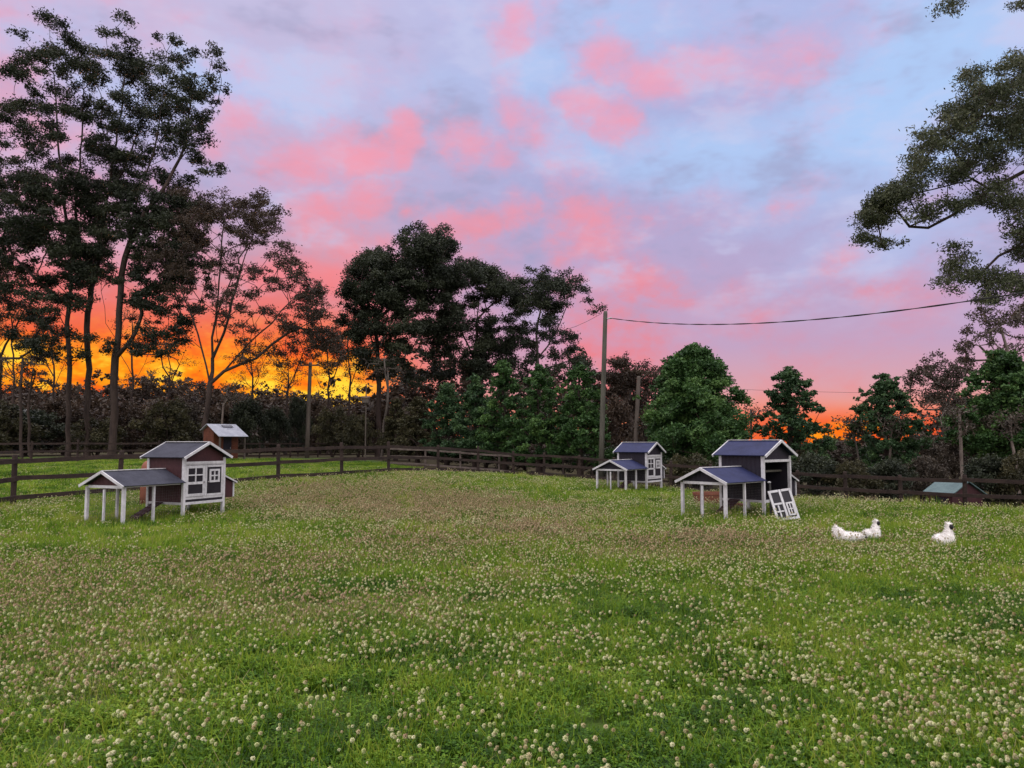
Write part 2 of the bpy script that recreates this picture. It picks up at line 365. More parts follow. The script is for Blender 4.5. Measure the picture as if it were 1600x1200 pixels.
def scrubness(x, y, z):
    u = 800+1200*x/np.maximum(y, 1)
    lim = np.interp(u, [-400,560,640,700,900,960,1050,1400,1600,2200], [58,58,44,41,39,34,30,24.5,21.5,19])
    return np.clip((y-lim)/1.5, 0, 1)*(y > 5)
xs = np.concatenate([-np.geomspace(420, 40, 26), np.arange(-39, 39.1, .6), np.geomspace(40, 420, 26)])
ys = np.concatenate([np.linspace(-60, -6, 8), np.arange(-5, 52, .6), np.geomspace(53, 600, 44)])
gx, gy = np.meshgrid(xs, ys); gz = terrain(gx.ravel(), gy.ravel())
V = np.stack([gx.ravel(), gy.ravel(), gz], 1); nx = len(xs); ny = len(ys)
ii = (np.arange(ny-1)[:,None]*nx+np.arange(nx-1)[None]).ravel()
F = np.stack([ii, ii+1, ii+1+nx, ii+nx], 1)
gm, nt = new_mat('meadow_ground'); b = NB(nt)
geo = b.n('ShaderNodeNewGeometry').outputs['Position']
at = b.n('ShaderNodeAttribute', attribute_name='brown').outputs['Fac']
n1 = b.noise(geo, .5, 4); n2 = b.noise(geo, 7, 5, .7)
gcol = b.ramp(b.m('MULTIPLY_ADD', n2, .6, b.m('MULTIPLY', n1, .5)), [(.25,(.024,.042,.009)),(.5,(.052,.088,.017)),(.8,(.095,.135,.034))])
bcol = b.ramp(n2, [(.3,(.06,.055,.025)),(.7,(.16,.14,.07))])
col = b.mix(b.m('MULTIPLY', at, .8), gcol, bcol)
sy = b.n('ShaderNodeSeparateXYZ'); b.put(sy.inputs[0], geo)
col = b.mix(b.n('ShaderNodeAttribute', attribute_name='scrub').outputs['Fac'], col, b.mix(n1, (.035,.028,.016), (.07,.06,.03)))
bs = b.n('ShaderNodeBsdfPrincipled'); b.put(bs.inputs['Base Color'], col); bs.inputs['Roughness'].default_value = .95; bs.inputs['Specular IOR Level'].default_value = .1
bp = b.n('ShaderNodeBump'); bp.inputs['Strength'].default_value = .8; bp.inputs['Distance'].default_value = .05; b.put(bp.inputs['Height'], n2); b.put(bs.inputs['Normal'], bp.outputs[0])
o = b.n('ShaderNodeOutputMaterial'); nt.links.new(bs.outputs[0], o.inputs[0])
me = raw_mesh('ground', V, F, gm, smooth=True)
a = me.attributes.new('brown', 'FLOAT', 'POINT'); a.data.foreach_set('value', brownness(V[:,0], V[:,1], V[:,2]).astype(np.float32))
a = me.attributes.new('scrub', 'FLOAT', 'POINT'); a.data.foreach_set('value', scrubness(V[:,0], V[:,1], V[:,2]).astype(np.float32))
tag(link('ground', me), kind='structure')

# ------------------------------------------------------------ grass and clover (stuff, instanced clumps)
gmat, nt = new_mat('grass_blades'); b = NB(nt)
at = b.n('ShaderNodeAttribute', attribute_name='tint').outputs['Fac']
geo = b.n('ShaderNodeNewGeometry').outputs['Position']
oi = b.n('ShaderNodeObjectInfo').outputs['Random']
nz = b.noise(geo, .55, 4, .6); nz2 = b.noise(geo, 2.6, 3, .6)
f = b.m('ADD', at, b.m('MULTIPLY', b.m('SUBTRACT', nz, .5), 1.0)); f = b.m('ADD', f, b.m('MULTIPLY', b.m('SUBTRACT', nz2, .5), .6))
f = b.m('ADD', f, b.m('MULTIPLY', b.m('SUBTRACT', oi, .5), .22), clamp=True)
col = b.ramp(f, [(0,(.020,.062,.006)),(.22,(.075,.165,.010)),(.42,(.178,.285,.020)),(.6,(.28,.335,.036)),(.78,(.31,.27,.11)),(1,(.38,.30,.18))])
bs = b.n('ShaderNodeBsdfPrincipled'); b.put(bs.inputs['Base Color'], col); bs.inputs['Roughness'].default_value = .6; bs.inputs['Specular IOR Level'].default_value = .2
tr = b.n('ShaderNodeBsdfTranslucent'); b.put(tr.inputs[0], col)
mx = b.n('ShaderNodeMixShader'); mx.inputs[0].default_value = .3
nt.links.new(bs.outputs[0], mx.inputs[1]); nt.links.new(tr.outputs[0], mx.inputs[2])
o = b.n('ShaderNodeOutputMaterial'); nt.links.new(mx.outputs[0], o.inputs[0])

def head_mat(name, stops):
  nm, nt = new_mat(name); b = NB(nt)
  at = b.n('ShaderNodeAttribute', attribute_name='tint').outputs['Fac']
  oi = b.n('ShaderNodeObjectInfo').outputs['Random']
  col = b.mix(at, (.09,.15,.035), b.ramp(oi, stops))
  bs = b.n('ShaderNodeBsdfPrincipled'); b.put(bs.inputs['Base Color'], col); bs.inputs['Roughness'].default_value = .8; bs.inputs['Specular IOR Level'].default_value = .1
  o = b.n('ShaderNodeOutputMaterial'); nt.links.new(bs.outputs[0], o.inputs[0]); return nm
fmat = head_mat('clover_heads', [(0,(.34,.38,.15)),(.3,(.50,.50,.26)),(.5,(.62,.60,.38)),(.7,(.48,.42,.24)),(.88,(.42,.33,.20)),(1,(.30,.22,.11))])
bmat_ = head_mat('faded_clover_heads', [(0,(.46,.37,.22)),(.4,(.38,.28,.16)),(.7,(.42,.29,.20)),(1,(.24,.165,.09))])

def make_clump(name, r, n_blade, n_clover, h, w, dry, seed):
    g = np.random.default_rng(seed); V = []; F = []; Tn = []
    for i in range(n_blade):
        a = g.random()*6.283; rr = r*math.sqrt(g.random()); x, y = rr*math.cos(a), rr*math.sin(a)
        hh = h*(.45+.75*g.random()); a2 = g.random()*6.283; ln = hh*(.15+.55*g.random()); ww = w*(.6+.8*g.random())
        dx, dy = math.cos(a2)*ln, math.sin(a2)*ln; a3 = g.random()*6.283; sx, sy_ = math.cos(a3)*ww/2, math.sin(a3)*ww/2
        k = len(V)
        V += [(x-sx,y-sy_,-.01),(x+sx,y+sy_,-.01),(x+sx*.8+dx*.35,y+sy_*.8+dy*.35,hh*.6),(x-sx*.8+dx*.35,y-sy_*.8+dy*.35,hh*.6),(x+dx+sx*.15,y+dy+sy_*.15,hh),(x+dx-sx*.15,y+dy-sy_*.15,hh)]
        F += [(k,k+1,k+2,k+3),(k+3,k+2,k+4,k+5)]
        t = (.2+.35*g.random()) if g.random() > dry else (.72+.28*g.random())
        Tn += [t*.75, t]
    for i in range(n_clover):
        a = g.random()*6.283; rr = r*math.sqrt(g.random()); x, y = rr*math.cos(a), rr*math.sin(a); z = h*(.25+.4*g.random())
        t0 = (.08+.3*g.random()) if g.random() > dry*.6 else .7
        rot = g.random()*6.283; s = w*2.2*(.7+.6*g.random())
        for q in range(3):
            a = rot+q*2.094; c, s_ = math.cos(a), math.sin(a); tz = (g.random()-.3)*.9*s
            k = len(V); p = lambda u, v, zz: (x+c*u*s-s_*v*s, y+s_*u*s+c*v*s, z+zz)
            V += [p(.05,0,0), p(.7,-.5,tz*.5), p(1.1,0,tz), p(.7,.5,tz*.8)]
            F += [(k,k+1,k+2,k+3)]; Tn += [t0]
    return raw_mesh(name, V, F, gmat, Tn)
def make_head(name, r, h, seed, stems=1, rad=0, mat=None):
    g = np.random.default_rng(seed); V = []; F = []; Tn = []
    for s_ in range(stems):
        a = g.random()*6.283; rr = rad*math.sqrt(g.random()); x0, y0 = rr*math.cos(a), rr*math.sin(a)
        hh = h*(.8+.4*g.random()) if stems > 1 else h
        lx, ly = (g.random()-.5)*.04, (g.random()-.5)*.04
        k = len(V); V += [(x0-.0012,y0,0),(x0+.0012,y0,0),(x0+lx+.0012,y0+ly,hh),(x0+lx-.0012,y0+ly,hh)]; F += [(k,k+1,k+2,k+3)]; Tn += [0]
        n = 34
        for i in range(n):                                     # florets round the head
            zz = 1-2*(i+.5)/n; ph = i*2.39996; q = math.sqrt(1-zz*zz)
            d = np.array([q*math.cos(ph), q*math.sin(ph), zz*.85])
            up = np.array([0,0,1.0]); sd_ = np.cross(d, up); sd_ /= np.linalg.norm(sd_)+1e-6; u2 = np.cross(sd_, d)
            c = np.array([x0+lx, y0+ly, hh]); b0 = c+d*r*.45; t_ = c+d*r*(.95+.25*g.random()); ww = r*.36
            k = len(V); V += [tuple(b0-sd_*ww*.6), tuple(b0+sd_*ww*.6), tuple(t_+sd_*ww*.5+u2*r*.12), tuple(t_-sd_*ww*.5-u2*r*.12)]
            F += [(k,k+1,k+2,k+3)]; Tn += [.55+.45*min(1, max(0, zz*.8+.6))]
    return raw_mesh(name, V, F, mat or fmat, Tn)

def src_collection(name, meshes):
    c = bpy.data.collections.new(name)
    for i, m_ in enumerate(meshes): c.objects.link(bpy.data.objects.new('%s_%d' % (name, i), m_))
    return c
def scatter(name, pts, rot, scl, idx, coll, label, cat):
    me = bpy.data.meshes.new(name); me.vertices.add(len(pts)); me.vertices.foreach_set('co', np.asarray(pts, np.float32).ravel())
    for nm, ty, arr, key in (('rot','FLOAT_VECTOR',rot,'vector'),('scl','FLOAT_VECTOR',scl,'vector'),('idx','INT',idx,'value')):
        a = me.attributes.new(nm, ty, 'POINT'); a.data.foreach_set(key, np.asarray(arr, np.int32 if ty == 'INT' else np.float32).ravel())
    o = link(name, me); tag(o, label=label, cat=cat, kind='stuff')
    ng = bpy.data.node_groups.new(name+'_scatter', 'GeometryNodeTree')
    ng.interface.new_socket('Geometry', in_out='INPUT', socket_type='NodeSocketGeometry'); ng.interface.new_socket('Geometry', in_out='OUTPUT', socket_type='NodeSocketGeometry')
    N = ng.nodes; gi = N.new('NodeGroupInput'); go = N.new('NodeGroupOutput'); ip = N.new('GeometryNodeInstanceOnPoints'); ci = N.new('GeometryNodeCollectionInfo')
    ci.inputs['Collection'].default_value = coll; ci.inputs['Separate Children'].default_value = True; ci.inputs['Reset Children'].default_value = True
    ip.inputs['Pick Instance'].default_value = True
    def na(nm, ty):
        q = N.new('GeometryNodeInputNamedAttribute'); q.data_type = ty; q.inputs['Name'].default_value = nm
        return [s for s in q.outputs if s.enabled and s.name == 'Attribute'][0]
    L = ng.links
    L.new(gi.outputs[0], ip.inputs['Points']); L.new(ci.outputs[0], ip.inputs['Instance']); L.new(na('idx','INT'), ip.inputs['Instance Index'])
    er = N.new('FunctionNodeEulerToRotation'); L.new(na('rot','FLOAT_VECTOR'), er.inputs[0]); L.new(er.outputs[0], ip.inputs['Rotation'])
    L.new(na('scl','FLOAT_VECTOR'), ip.inputs['Scale']); L.new(ip.outputs[0], go.inputs[0])
    md = o.modifiers.new('scatter', 'NODES'); md.node_group = ng
    return o
def wedge(y0, y1, dens, slope=.80, pad=1.2):
    A = (slope*(y0+y1)+2*pad)*(y1-y0); n = int(A*dens)
    y = rng.uniform(y0, y1, n*3); x = rng.uniform(-1, 1, n*3)*(slope*y1+pad)
    k = np.abs(x) < slope*y+pad; x = x[k][:n]; y = y[k][:n]
    return x, y
FD = np.array([(p[0], p[1]) for p in FENCE])
def beyond(x, y): return y > np.interp(800+1200*x/np.maximum(y, 1), FD[:,0], FD[:,1])-.35
DPX, DPY = X(1229, 14.75), 14.75
clumps = [make_clump('grass_near', .13, 26, 60, .11, .006, .02, 1), make_clump('grass_near', .13, 40, 40, .125, .0055, .03, 2), make_clump('grass_near', .13, 12, 80, .10, .0065, .04, 3),
          make_clump('grass_dry', .13, 34, 34, .105, .0055, .6, 4),
          make_clump('grass_mid', .24, 75, 40, .125, .009, .05, 5), make_clump('grass_mid', .24, 90, 30, .135, .009, .1, 6), make_clump('grass_mid_dry', .24, 80, 26, .12, .009, .55, 7),
          make_clump('grass_far', .45, 120, 30, .14, .018, .08, 8), make_clump('grass_far_dry', .45, 120, 24, .13, .018, .6, 9)]
gcoll = src_collection('grass_clump', clumps)
PT = []; RO = []; SC = []; ID = []
COOPS = [(283,15.25),(160,16.3),(215,15.6),(1191,15.35),(1100,15.6),(1130,14.9),(1008,24),(950,23.5)]
cw = [G(p, d) for p, d in COOPS]
for (y0, y1, dens, green, dry, hs) in [(1.8,4.5,85,(0,1,2),3,1),(4.5,8.5,75,(0,1,2),3,1),(8.5,14,28,(4,5),6,1),(14,21,20,(4,5),6,1.05),(21,32,8,(7,7),8,1.05),(32,50,3.2,(7,7),8,1.1)]:
    x, y = wedge(y0, y1, dens); z = terrain(x, y); kp = scrubness(x, y, z) < rng.random(len(x)); x, y, z = x[kp], y[kp], z[kp]
    bz = brownness(x, y, z)
    isd = rng.random(len(x)) < bz*.85
    idx = np.where(isd, dry, rng.choice(green, len(x)))
    hz = hs*(.7+.6*vnoise(x, y, .9, 11)+.25*rng.random(len(x)))*(1-.25*bz)
    hz *= np.where(beyond(x, y), .55, 1-.22*np.clip((y-13)/4, 0, 1))
    hz = np.where((np.abs(x-DPX) < .38) & (y < DPY+.15) & (y > DPY-1.2), -hz*.42, hz)
    for c in cw: hz *= 1+.12*np.exp(-((x-c.x)**2+(y-c.y)**2)/1.0)*(hz > 0)
    hz = np.abs(hz)
    s = .85+.35*rng.random(len(x))
    PT.append(np.stack([x, y, z], 1)); RO.append(np.stack([rng.normal(0,.06,len(x)), rng.normal(0,.06,len(x)), rng.random(len(x))*6.283], 1))
    SC.append(np.stack([s, s, hz], 1)); ID.append(idx)
# taller seeding tufts here and there
x, y = wedge(5, 30, .55); z = terrain(x, y); PT.append(np.stack([x, y, z], 1)); n = len(x)
RO.append(np.stack([np.zeros(n), np.zeros(n), rng.random(n)*6.283], 1)); SC.append(np.stack([.9+0*x, .9+0*x, 1.5+.7*rng.random(n)], 1)); ID.append(np.where(y < 11, 1, 5))
scatter('meadow_grass', np.concatenate(PT), np.concatenate(RO), np.concatenate(SC), np.concatenate(ID), gcoll, 'long green meadow grass and clover leaves covering the paddock', 'grass')

heads = [make_head('head', .0105, .15, 1), make_head('head', .0095, .165, 2), make_head('head', .012, .14, 3), make_head('faded', .0105, .145, 5, mat=bmat_), make_head('heads', .0115, .15, 4, 5, .22), make_head('faded_heads', .0125, .15, 6, 7, .24, bmat_)]
hcoll = src_collection('clover_head', heads)
PT = []; RO = []; SC = []; ID = []
for (y0, y1, dens, kinds, sz) in [(2.2,6,360,(0,1,2),.92),(6,11,300,(0,1,2),.95),(11,20,72,(4,4),.95),(20,33,32,(4,4),1.05)]:
    x, y = wedge(y0, y1, dens); z = terrain(x, y); bz = brownness(x, y, z)
    gr = ell(GREEN, x, y, z)
    nn = .55*vnoise(x, y, .8, 21)+.45*vnoise(x, y, .25, 22)
    keep = (~beyond(x, y) | (rng.random(len(x)) < .08)) & (rng.random(len(x)) < 1) & (rng.random(len(x)) < np.clip((.35+1.7*(nn-.42)+.9*bz)*(1-.9*np.clip(gr, 0, 1)), .03, 1))
    for hp, hd_ in ((1319,11.6),(1359,12.1),(1472,11.2),(1226,14.7)): keep &= ~((np.abs(x-X(hp,hd_)) < .28) & (y < hd_+.1) & (y > hd_-.55) & (rng.random(len(x)) < .8))
    x, y, z = x[keep], y[keep], z[keep]; n = len(x); s = sz*(.75+.5*rng.random(n))
    PT.append(np.stack([x, y, z], 1)); RO.append(np.stack([rng.normal(0,.18,n), rng.normal(0,.18,n), rng.random(n)*6.283], 1))
    SC.append(np.stack([s, s, s*(.85+.4*rng.random(n))], 1)); bb = bz[keep]; ID.append(np.where(rng.random(n) < .04+.85*bb, 3 if kinds[0] == 0 else 5, rng.choice(kinds, n)))
scatter('clover_flowers', np.concatenate(PT), np.concatenate(RO), np.concatenate(SC), np.concatenate(ID), hcoll, 'cream and faded brown clover flower heads dotted through the paddock grass', 'clover')

# ------------------------------------------------------------ trees
def leaves(centers, L, W, droop=.5, g=rng, up=None):
    n = len(centers); a = g.normal(size=(n,3)); a[:,2] = a[:,2]*.6-droop; a /= np.linalg.norm(a, axis=1)[:,None]
    q = g.normal(size=(n,3)); s = np.cross(a, q); s /= np.linalg.norm(s, axis=1)[:,None]+1e-9
    l = (L*(.7+.6*g.random(n)))[:,None]; w = (W*(.7+.6*g.random(n)))[:,None]
    v = np.stack([centers-a*l/2, centers+s*w/2, centers+a*l/2, centers-s*w/2], 1).reshape(-1,3)
    f = np.arange(n*4).reshape(-1,4)
    return v, f
def tuft_points(c, r, n, flat=.7, sub=7, g=rng):
    k = max(2, sub); d = g.normal(size=(k,3)); d /= np.linalg.norm(d, axis=1)[:,None]; d[:,2] = d[:,2]*.55+np.abs(d[:,2])*.5-.1
    sc_ = np.asarray(c)+d*r*np.array([1,1,flat])*(.35+.55*g.random((k,1)))
    w = g.integers(0, k, n); p = g.normal(size=(n,3))*r*.25*np.array([1,1,.75])
    return sc_[w]+p
def grow(trunks, tufts, r0, rmin=.02, up_pen=.8, jit=.25, g=rng):
    nodes = []; par = []; w = []
    for ti, tr in enumerate(trunks):
        tr = [Vector(p) for p in tr]
        if ti == 0 or not nodes: start = -1
        else:
            A = np.array([tuple(n) for n in nodes]); j = int(np.argmin(np.linalg.norm(A-np.array(tr[0]), axis=1))); start = j; tr[0] = nodes[j]
        prev = start
        for i, p in enumerate(tr):
            if i == 0:
                if start < 0: nodes.append(p); par.append(-1); w.append(0); prev = len(nodes)-1
                continue
            a = nodes[prev]; n = max(1, int((p-a).length/1.0))
            for k in range(1, n+1):
                q = a.lerp(p, k/n)+Vector(g.normal(size=3))*jit*.25*(k < n)
                nodes.append(q); par.append(prev); w.append(0); prev = len(nodes)-1
    A = [tuple(n) for n in nodes]
    A = np.array(A); order = np.argsort([np.min(np.linalg.norm(A-np.array(t[0]), axis=1)) for t in tufts])
    buf = np.zeros((len(nodes)+len(tufts)*14, 3)); buf[:len(A)] = A; cnt = len(A)
    for o_ in order:
        c = np.array(tufts[o_][0]); Q = buf[:cnt]; dv = c-Q; dist = np.linalg.norm(dv, axis=1); hor = np.hypot(dv[:,0], dv[:,1])
        cost = dist+up_pen*np.maximum(0, .55*hor-dv[:,2])
        j = int(np.argmin(cost)); a = Q[j].copy(); L = dist[j]; n = int(min(12, max(1, round(L/.8))))
        pd = a-(buf[par[j]] if par[j] >= 0 else a-np.array([0,0,1])); pd = pd/(np.linalg.norm(pd)+1e-6)
        ctrlp = a+(pd*.6+np.array([0,0,.25]))*L*.4
        prev = j
        for k in range(1, n+1):
            t = k/n; q = (1-t)**2*a+2*t*(1-t)*ctrlp+t*t*c
            if k < n: q = q+g.normal(size=3)*jit*min(1, L*.12)
            buf[cnt] = q; nodes.append(Vector(q)); par.append(prev); w.append(0); prev = cnt; cnt += 1
        w[prev] += tufts[o_][1]
    N = cnt; W_ = np.array(w[:N], float)+.0; kids = [[] for _ in range(N)]
    for i in range(N-1, -1, -1):
        if par[i] >= 0: W_[par[i]] += W_[i]; kids[par[i]].append(i)
    tot = max(W_[0], 1e-6)
    h0 = buf[0][2]
    rad = np.maximum(r0*np.sqrt(np.maximum(W_, 0)/tot), rmin)
    mb = MB()
    stack = [(0, None)]
    while stack:
        s, pr = stack.pop(); ch = [s]
        while kids[ch[-1]]:
            ks = sorted(kids[ch[-1]], key=lambda i: -W_[i])
            for k_ in ks[1:]: stack.append((k_, ch[-1]))
            ch.append(ks[0])
        pts = [buf[i] for i in ch]; rr = [rad[i] for i in ch]
        if pr is not None: pts = [buf[pr]]+pts; rr = [min(rad[pr], rad[ch[0]]*1.15)]+rr
        else: rr[0] *= 1.35
        if len(pts) > 1: mb.tube(pts, rr, 7 if max(rr) > .12 else (5 if max(rr) > .05 else 3), cap=False)
    return mb
SPREAD, DENS = 1.22, 1.75
def make_tree(name, label, cat, base, trunks, tufts, r0, lmat, bmat, L, W, per, droop=.5, flat=.7, rmin=.02, group=None, sub=7, seed=1, up_pen=.8, spread=1.22):
    """tufts: list of (world centre, radius). base: world origin of the tree."""
    g = np.random.default_rng(seed); base = Vector(base)
    t = empty(name, base, label=label, cat=cat, group=group)
    tl = [(tuple(Vector(c)-base), r*r) for c, r in tufts]
    tr = [[Vector(p)-base for p in q] for q in trunks]
    grow(tr, tl, r0, rmin, up_pen, g=g).build('trunk', bmat, t, smooth=True)
    pts = []; tn = []
    for c, r in tufts:
        r = r*spread; n = max(8, int(per*DENS*r*r)); p = tuft_points(Vector(c)-base, r, n, flat, sub, g); pts.append(p)
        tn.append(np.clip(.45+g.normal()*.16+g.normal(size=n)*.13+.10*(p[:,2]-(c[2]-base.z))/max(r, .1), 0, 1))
    pts = np.concatenate(pts); tn = np.concatenate(tn); v, f = leaves(pts, L, W, droop, g)
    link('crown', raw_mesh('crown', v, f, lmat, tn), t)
    return t
def px_tree(name, label, d, base_px, trunks, man, ells, r0, lmat, bmat, L, W, per, depth=None, seed=1, rt=18, mul=2.05, **k):
    """crown laid out on the photo's outline but spread through its own depth"""
    g = np.random.default_rng(seed); tufts = []
    allx = [m_[0] for m_ in man]+[e[0]+s*e[2] for e in ells for s in (-1,1)]
    cx = (min(allx)+max(allx))/2; hw = (max(allx)-min(allx))/2*d/1200
    dep = depth or min(hw*.9, 7)
    def dof(x): u = (x-cx)*d/1200/max(hw, .1); return dep*math.sqrt(max(.08, 1-u*u))
    for (x, y, r) in man:
        tufts.append((P(x, y, d+g.uniform(-1, 1)*dof(x)*.8), r*1.12*d/1200))
        if r > 13: tufts.append((P(x+g.normal()*r*.9, y+abs(g.normal())*r*.9, d+g.uniform(-1, 1)*dof(x)), r*.7*d/1200))
    for (ex, ey, rx, ry, n) in ells:
        for i in range(int(n*mul)):
            for _ in range(30):
                a, b_ = g.uniform(-1, 1, 2)
                if a*a+b_*b_ <= 1: break
            x = ex+a*rx; y = ey+b_*ry
            tufts.append((P(x, y, d+g.uniform(-1, 1)*dof(x)), rt*(.45+.75*g.random())*d/1200))
    bse = G(base_px, d); bse.z -= .1
    tr = []
    for q in trunks:
        q = [P(x, y, d+(g.uniform(-1, 1)*dep*.25*min(1, i/3.0))) for i, (x, y) in enumerate(q)]
        tr.append(q)
    tr[0] = [bse]+tr[0]
    return make_tree(name, label, 'tree', bse, tr, tufts, r0, lmat, bmat, L, W, per, seed=seed, **k)

GL = M['leaf_gum']; WL = M['leaf_sunset']
D0 = 56
px_tree('gum_tree', 'tall gum tree on the left edge with slim straight trunk and tufted top', D0, 107, [[(108,600),(108,480),(112,400),(100,320),(92,240),(86,140),(80,70)],[(108,480),(60,440),(20,400)],[(100,330),(60,300),(40,270)]],
    [(30,52,10),(80,32,18),(78,82,20),(23,95,11),(42,90,14),(115,62,16),(94,140,18),(60,150,11),(47,138,8),(25,166,16),(8,184,13),(75,194,12),(48,215,20),(56,240,15),(44,275,20),(100,120,12),(110,170,12),(96,215,10),(20,250,14),(-15,210,18),(-25,260,22),(60,90,10),(64,110,10)],
    [(30,310,55,40,14),(90,290,40,40,9),(25,370,50,30,10),(80,380,40,40,10),(10,430,35,30,7),(65,455,25,25,4),(-30,330,40,80,12),(60,500,60,50,8),(100,540,50,25,4),(60,150,60,90,11)], .17, GL, M['bark'], .22, .085, 300, seed=11, rt=15, mul=2.9)
px_tree('gum_tree', 'tallest gum tree with a thick dark trunk between two other gums', D0+1, 137, [[(137,600),(137,490),(148,430),(155,380),(166,310),(178,240),(192,160),(196,60)],[(148,430),(125,380),(118,320),(125,240),(130,150)],[(166,310),(200,250),(225,180)],[(137,490),(108,470)]],
    [(115,68,14),(135,90,17),(138,112,18),(194,30,13),(182,52,11),(207,64,10),(200,88,22),(196,110,18),(228,103,18),(128,135,14),(138,168,16),(150,130,12),(188,200,20),(219,203,20),(165,180,12),(240,147,22),(212,170,18),(156,247,20),(116,250,14),(125,290,22),(140,330,26),(190,150,14),(160,215,12),(180,240,14)],
    [(140,370,45,30,12),(120,410,30,30,7),(175,320,30,40,8),(205,270,30,35,7),(150,420,25,25,4),(150,290,50,60,8),(110,450,40,40,5),(170,150,55,100,13)], .21, GL, M['bark'], .22, .085, 300, seed=12, rt=15, mul=2.9)
px_tree('gum_tree', 'broad forked gum tree with long limbs leaning to the right', D0-2, 176, [[(178,600),(180,560),(186,490),(190,430),(203,380),(228,330),(262,285),(288,230),(300,150)],[(180,545),(165,505),(158,455),(160,400)],[(180,560),(212,520),(222,490),(218,470)],[(203,380),(215,300),(240,240),(255,150)],[(228,330),(250,310),(300,290)]],
    [(245,58,9),(270,64,13),(260,90,17),(306,82,11),(334,80,13),(342,105,11),(288,94,13),(325,122,13),(344,140,11),(282,128,17),(312,148,16),(340,160,9),(250,175,20),(300,188,20),(318,205,13),(330,175,7),(235,237,16),(290,238,15),(313,250,14),(338,260,12),(297,281,14),(281,300,16),(262,200,14),(275,155,12),(228,130,10),(322,268,10),(345,270,7)],
    [(270,330,60,25,13),(230,370,45,35,12),(260,420,45,35,12),(200,450,30,35,5),(290,380,30,30,7),(240,470,30,25,5),(205,330,20,30,4),(250,510,50,40,7),(210,550,50,25,4),(290,450,40,60,8),(240,310,40,40,6),(285,175,55,90,12)], .26, GL, M['bark'], .22, .085, 300, seed=13, rt=14, mul=2.9)
px_tree('gum_tree', 'many stemmed gum tree with fine bare branches glowing against the sunset', 50, 323, [[(324,640),(328,600),(332,560),(337,500),(342,440),(346,380),(350,330)],[(328,600),(315,545),(300,495),(282,450),(268,420)],[(332,560),(350,520),(362,470),(378,415),(398,360)],[(328,600),(350,580),(385,540),(425,505),(455,470)],[(337,500),(356,450),(372,400),(385,350)],[(350,580),(400,560),(450,520),(490,500)],[(315,545),(280,510),(250,480)]],
    [(345,303,12),(407,303,10),(369,322,17),(386,322,16),(411,322,14),(424,333,12),(316,320,15),(326,308,11),(280,299,14),(394,340,12),(416,352,12),(432,361,11),(407,369,8),(445,390,15),(452,408,15),(464,422,14),(473,429,9),(347,399,14),(339,412,10),(309,403,9),(415,437,8),(454,446,9),(436,380,8)],
    [(300,345,35,20,8),(400,340,45,35,12),(345,330,40,25,8),(440,420,30,40,7),(300,375,30,20,8),(280,440,25,35,7),(488,470,24,34,12),(505,520,26,40,12),(470,500,30,40,7),(260,400,25,30,6),(375,430,60,60,9),(520,560,20,30,6),(400,520,70,40,9),(330,440,40,60,8),(430,560,60,20,5),(380,360,45,30,8)], .17, WL, M['bark'], .17, .068, 260, seed=14, rt=11, rmin=.022, mul=3.3)
px_tree('gum_tree', 'small crooked gum leaning in from the left edge below the tall trees', 60, -10, [[(-5,640),(0,560),(20,520),(40,480)],[(0,560),(-20,500)],[(0,560),(30,560),(60,540)]],
    [], [(5,440,35,30,8),(40,500,40,40,10),(-20,500,30,50,8),(60,545,20,20,4)], .18, WL, M['bark'], .19, .08, 220, seed=15, rt=12)
px_tree('gum_tree', 'tallest dark gum in the middle clump with a dome shaped top', 62, 590, [[(592,620),(590,560),(588,500),(612,440),(640,390)],[(590,560),(572,500),(565,460)],[(588,500),(625,470),(680,420)]],
    [(640,362,12),(655,356,12),(668,372,13),(690,362,12),(700,380,11),(628,378,11)], [(655,385,30,20,10),(692,392,20,26,8),(610,412,42,22,13),(575,440,30,34,12),(655,425,55,30,20),(555,485,20,45,10),(600,480,45,40,14),(660,480,50,40,12),(595,545,40,45,8),(650,550,45,50,9),(700,430,22,40,8),(620,440,70,60,16),(575,540,40,40,8),(690,480,40,50,8)], .2, GL, M['bark'], .20, .095, 300, seed=16, rt=15, mul=2.5)
px_tree('gum_tree', 'rounded gum in the middle clump leaning right behind the tallest one', 66, 735, [[(737,620),(740,560),(745,500),(752,450)],[(740,560),(715,500),(700,450)],[(745,500),(775,470)]],
    [(722,408,9),(735,415,11),(752,420,11)], [(740,425,32,14,10),(775,445,28,18,10),(715,440,20,25,6),(700,510,35,40,10),(745,560,35,30,7),(790,465,22,20,6),(785,520,30,30,7),(750,490,25,40,6),(720,570,50,30,10),(770,560,40,30,8)], .17, GL, M['bark'], .20, .095, 290, seed=17, rt=14, mul=2.5)
px_tree('gum_tree', 'airy gum at the right end of the middle clump with pale sky between branches', 64, 845, [[(842,620),(840,560),(838,520),(846,470),(840,430)],[(840,560),(868,520),(885,480),(890,440)],[(868,530),(900,510),(940,490)],[(842,580),(870,570),(900,560)]],
    [(830,422,9),(853,424,10),(884,428,10),(902,436,10),(912,455,10),(918,470,9),(937,480,9),(928,487,8),(812,440,9)], [(835,445,30,16,10),(880,448,25,14,8),(825,475,25,18,8),(862,492,22,18,6),(805,510,20,25,6),(815,560,30,22,8),(880,540,25,20,6),(905,560,14,16,4),(850,590,40,15,6),(850,460,40,25,7),(830,530,40,30,7),(900,580,30,20,5)], .15, GL, M['greybark'], .19, .088, 270, seed=18, rt=12, mul=2.3)
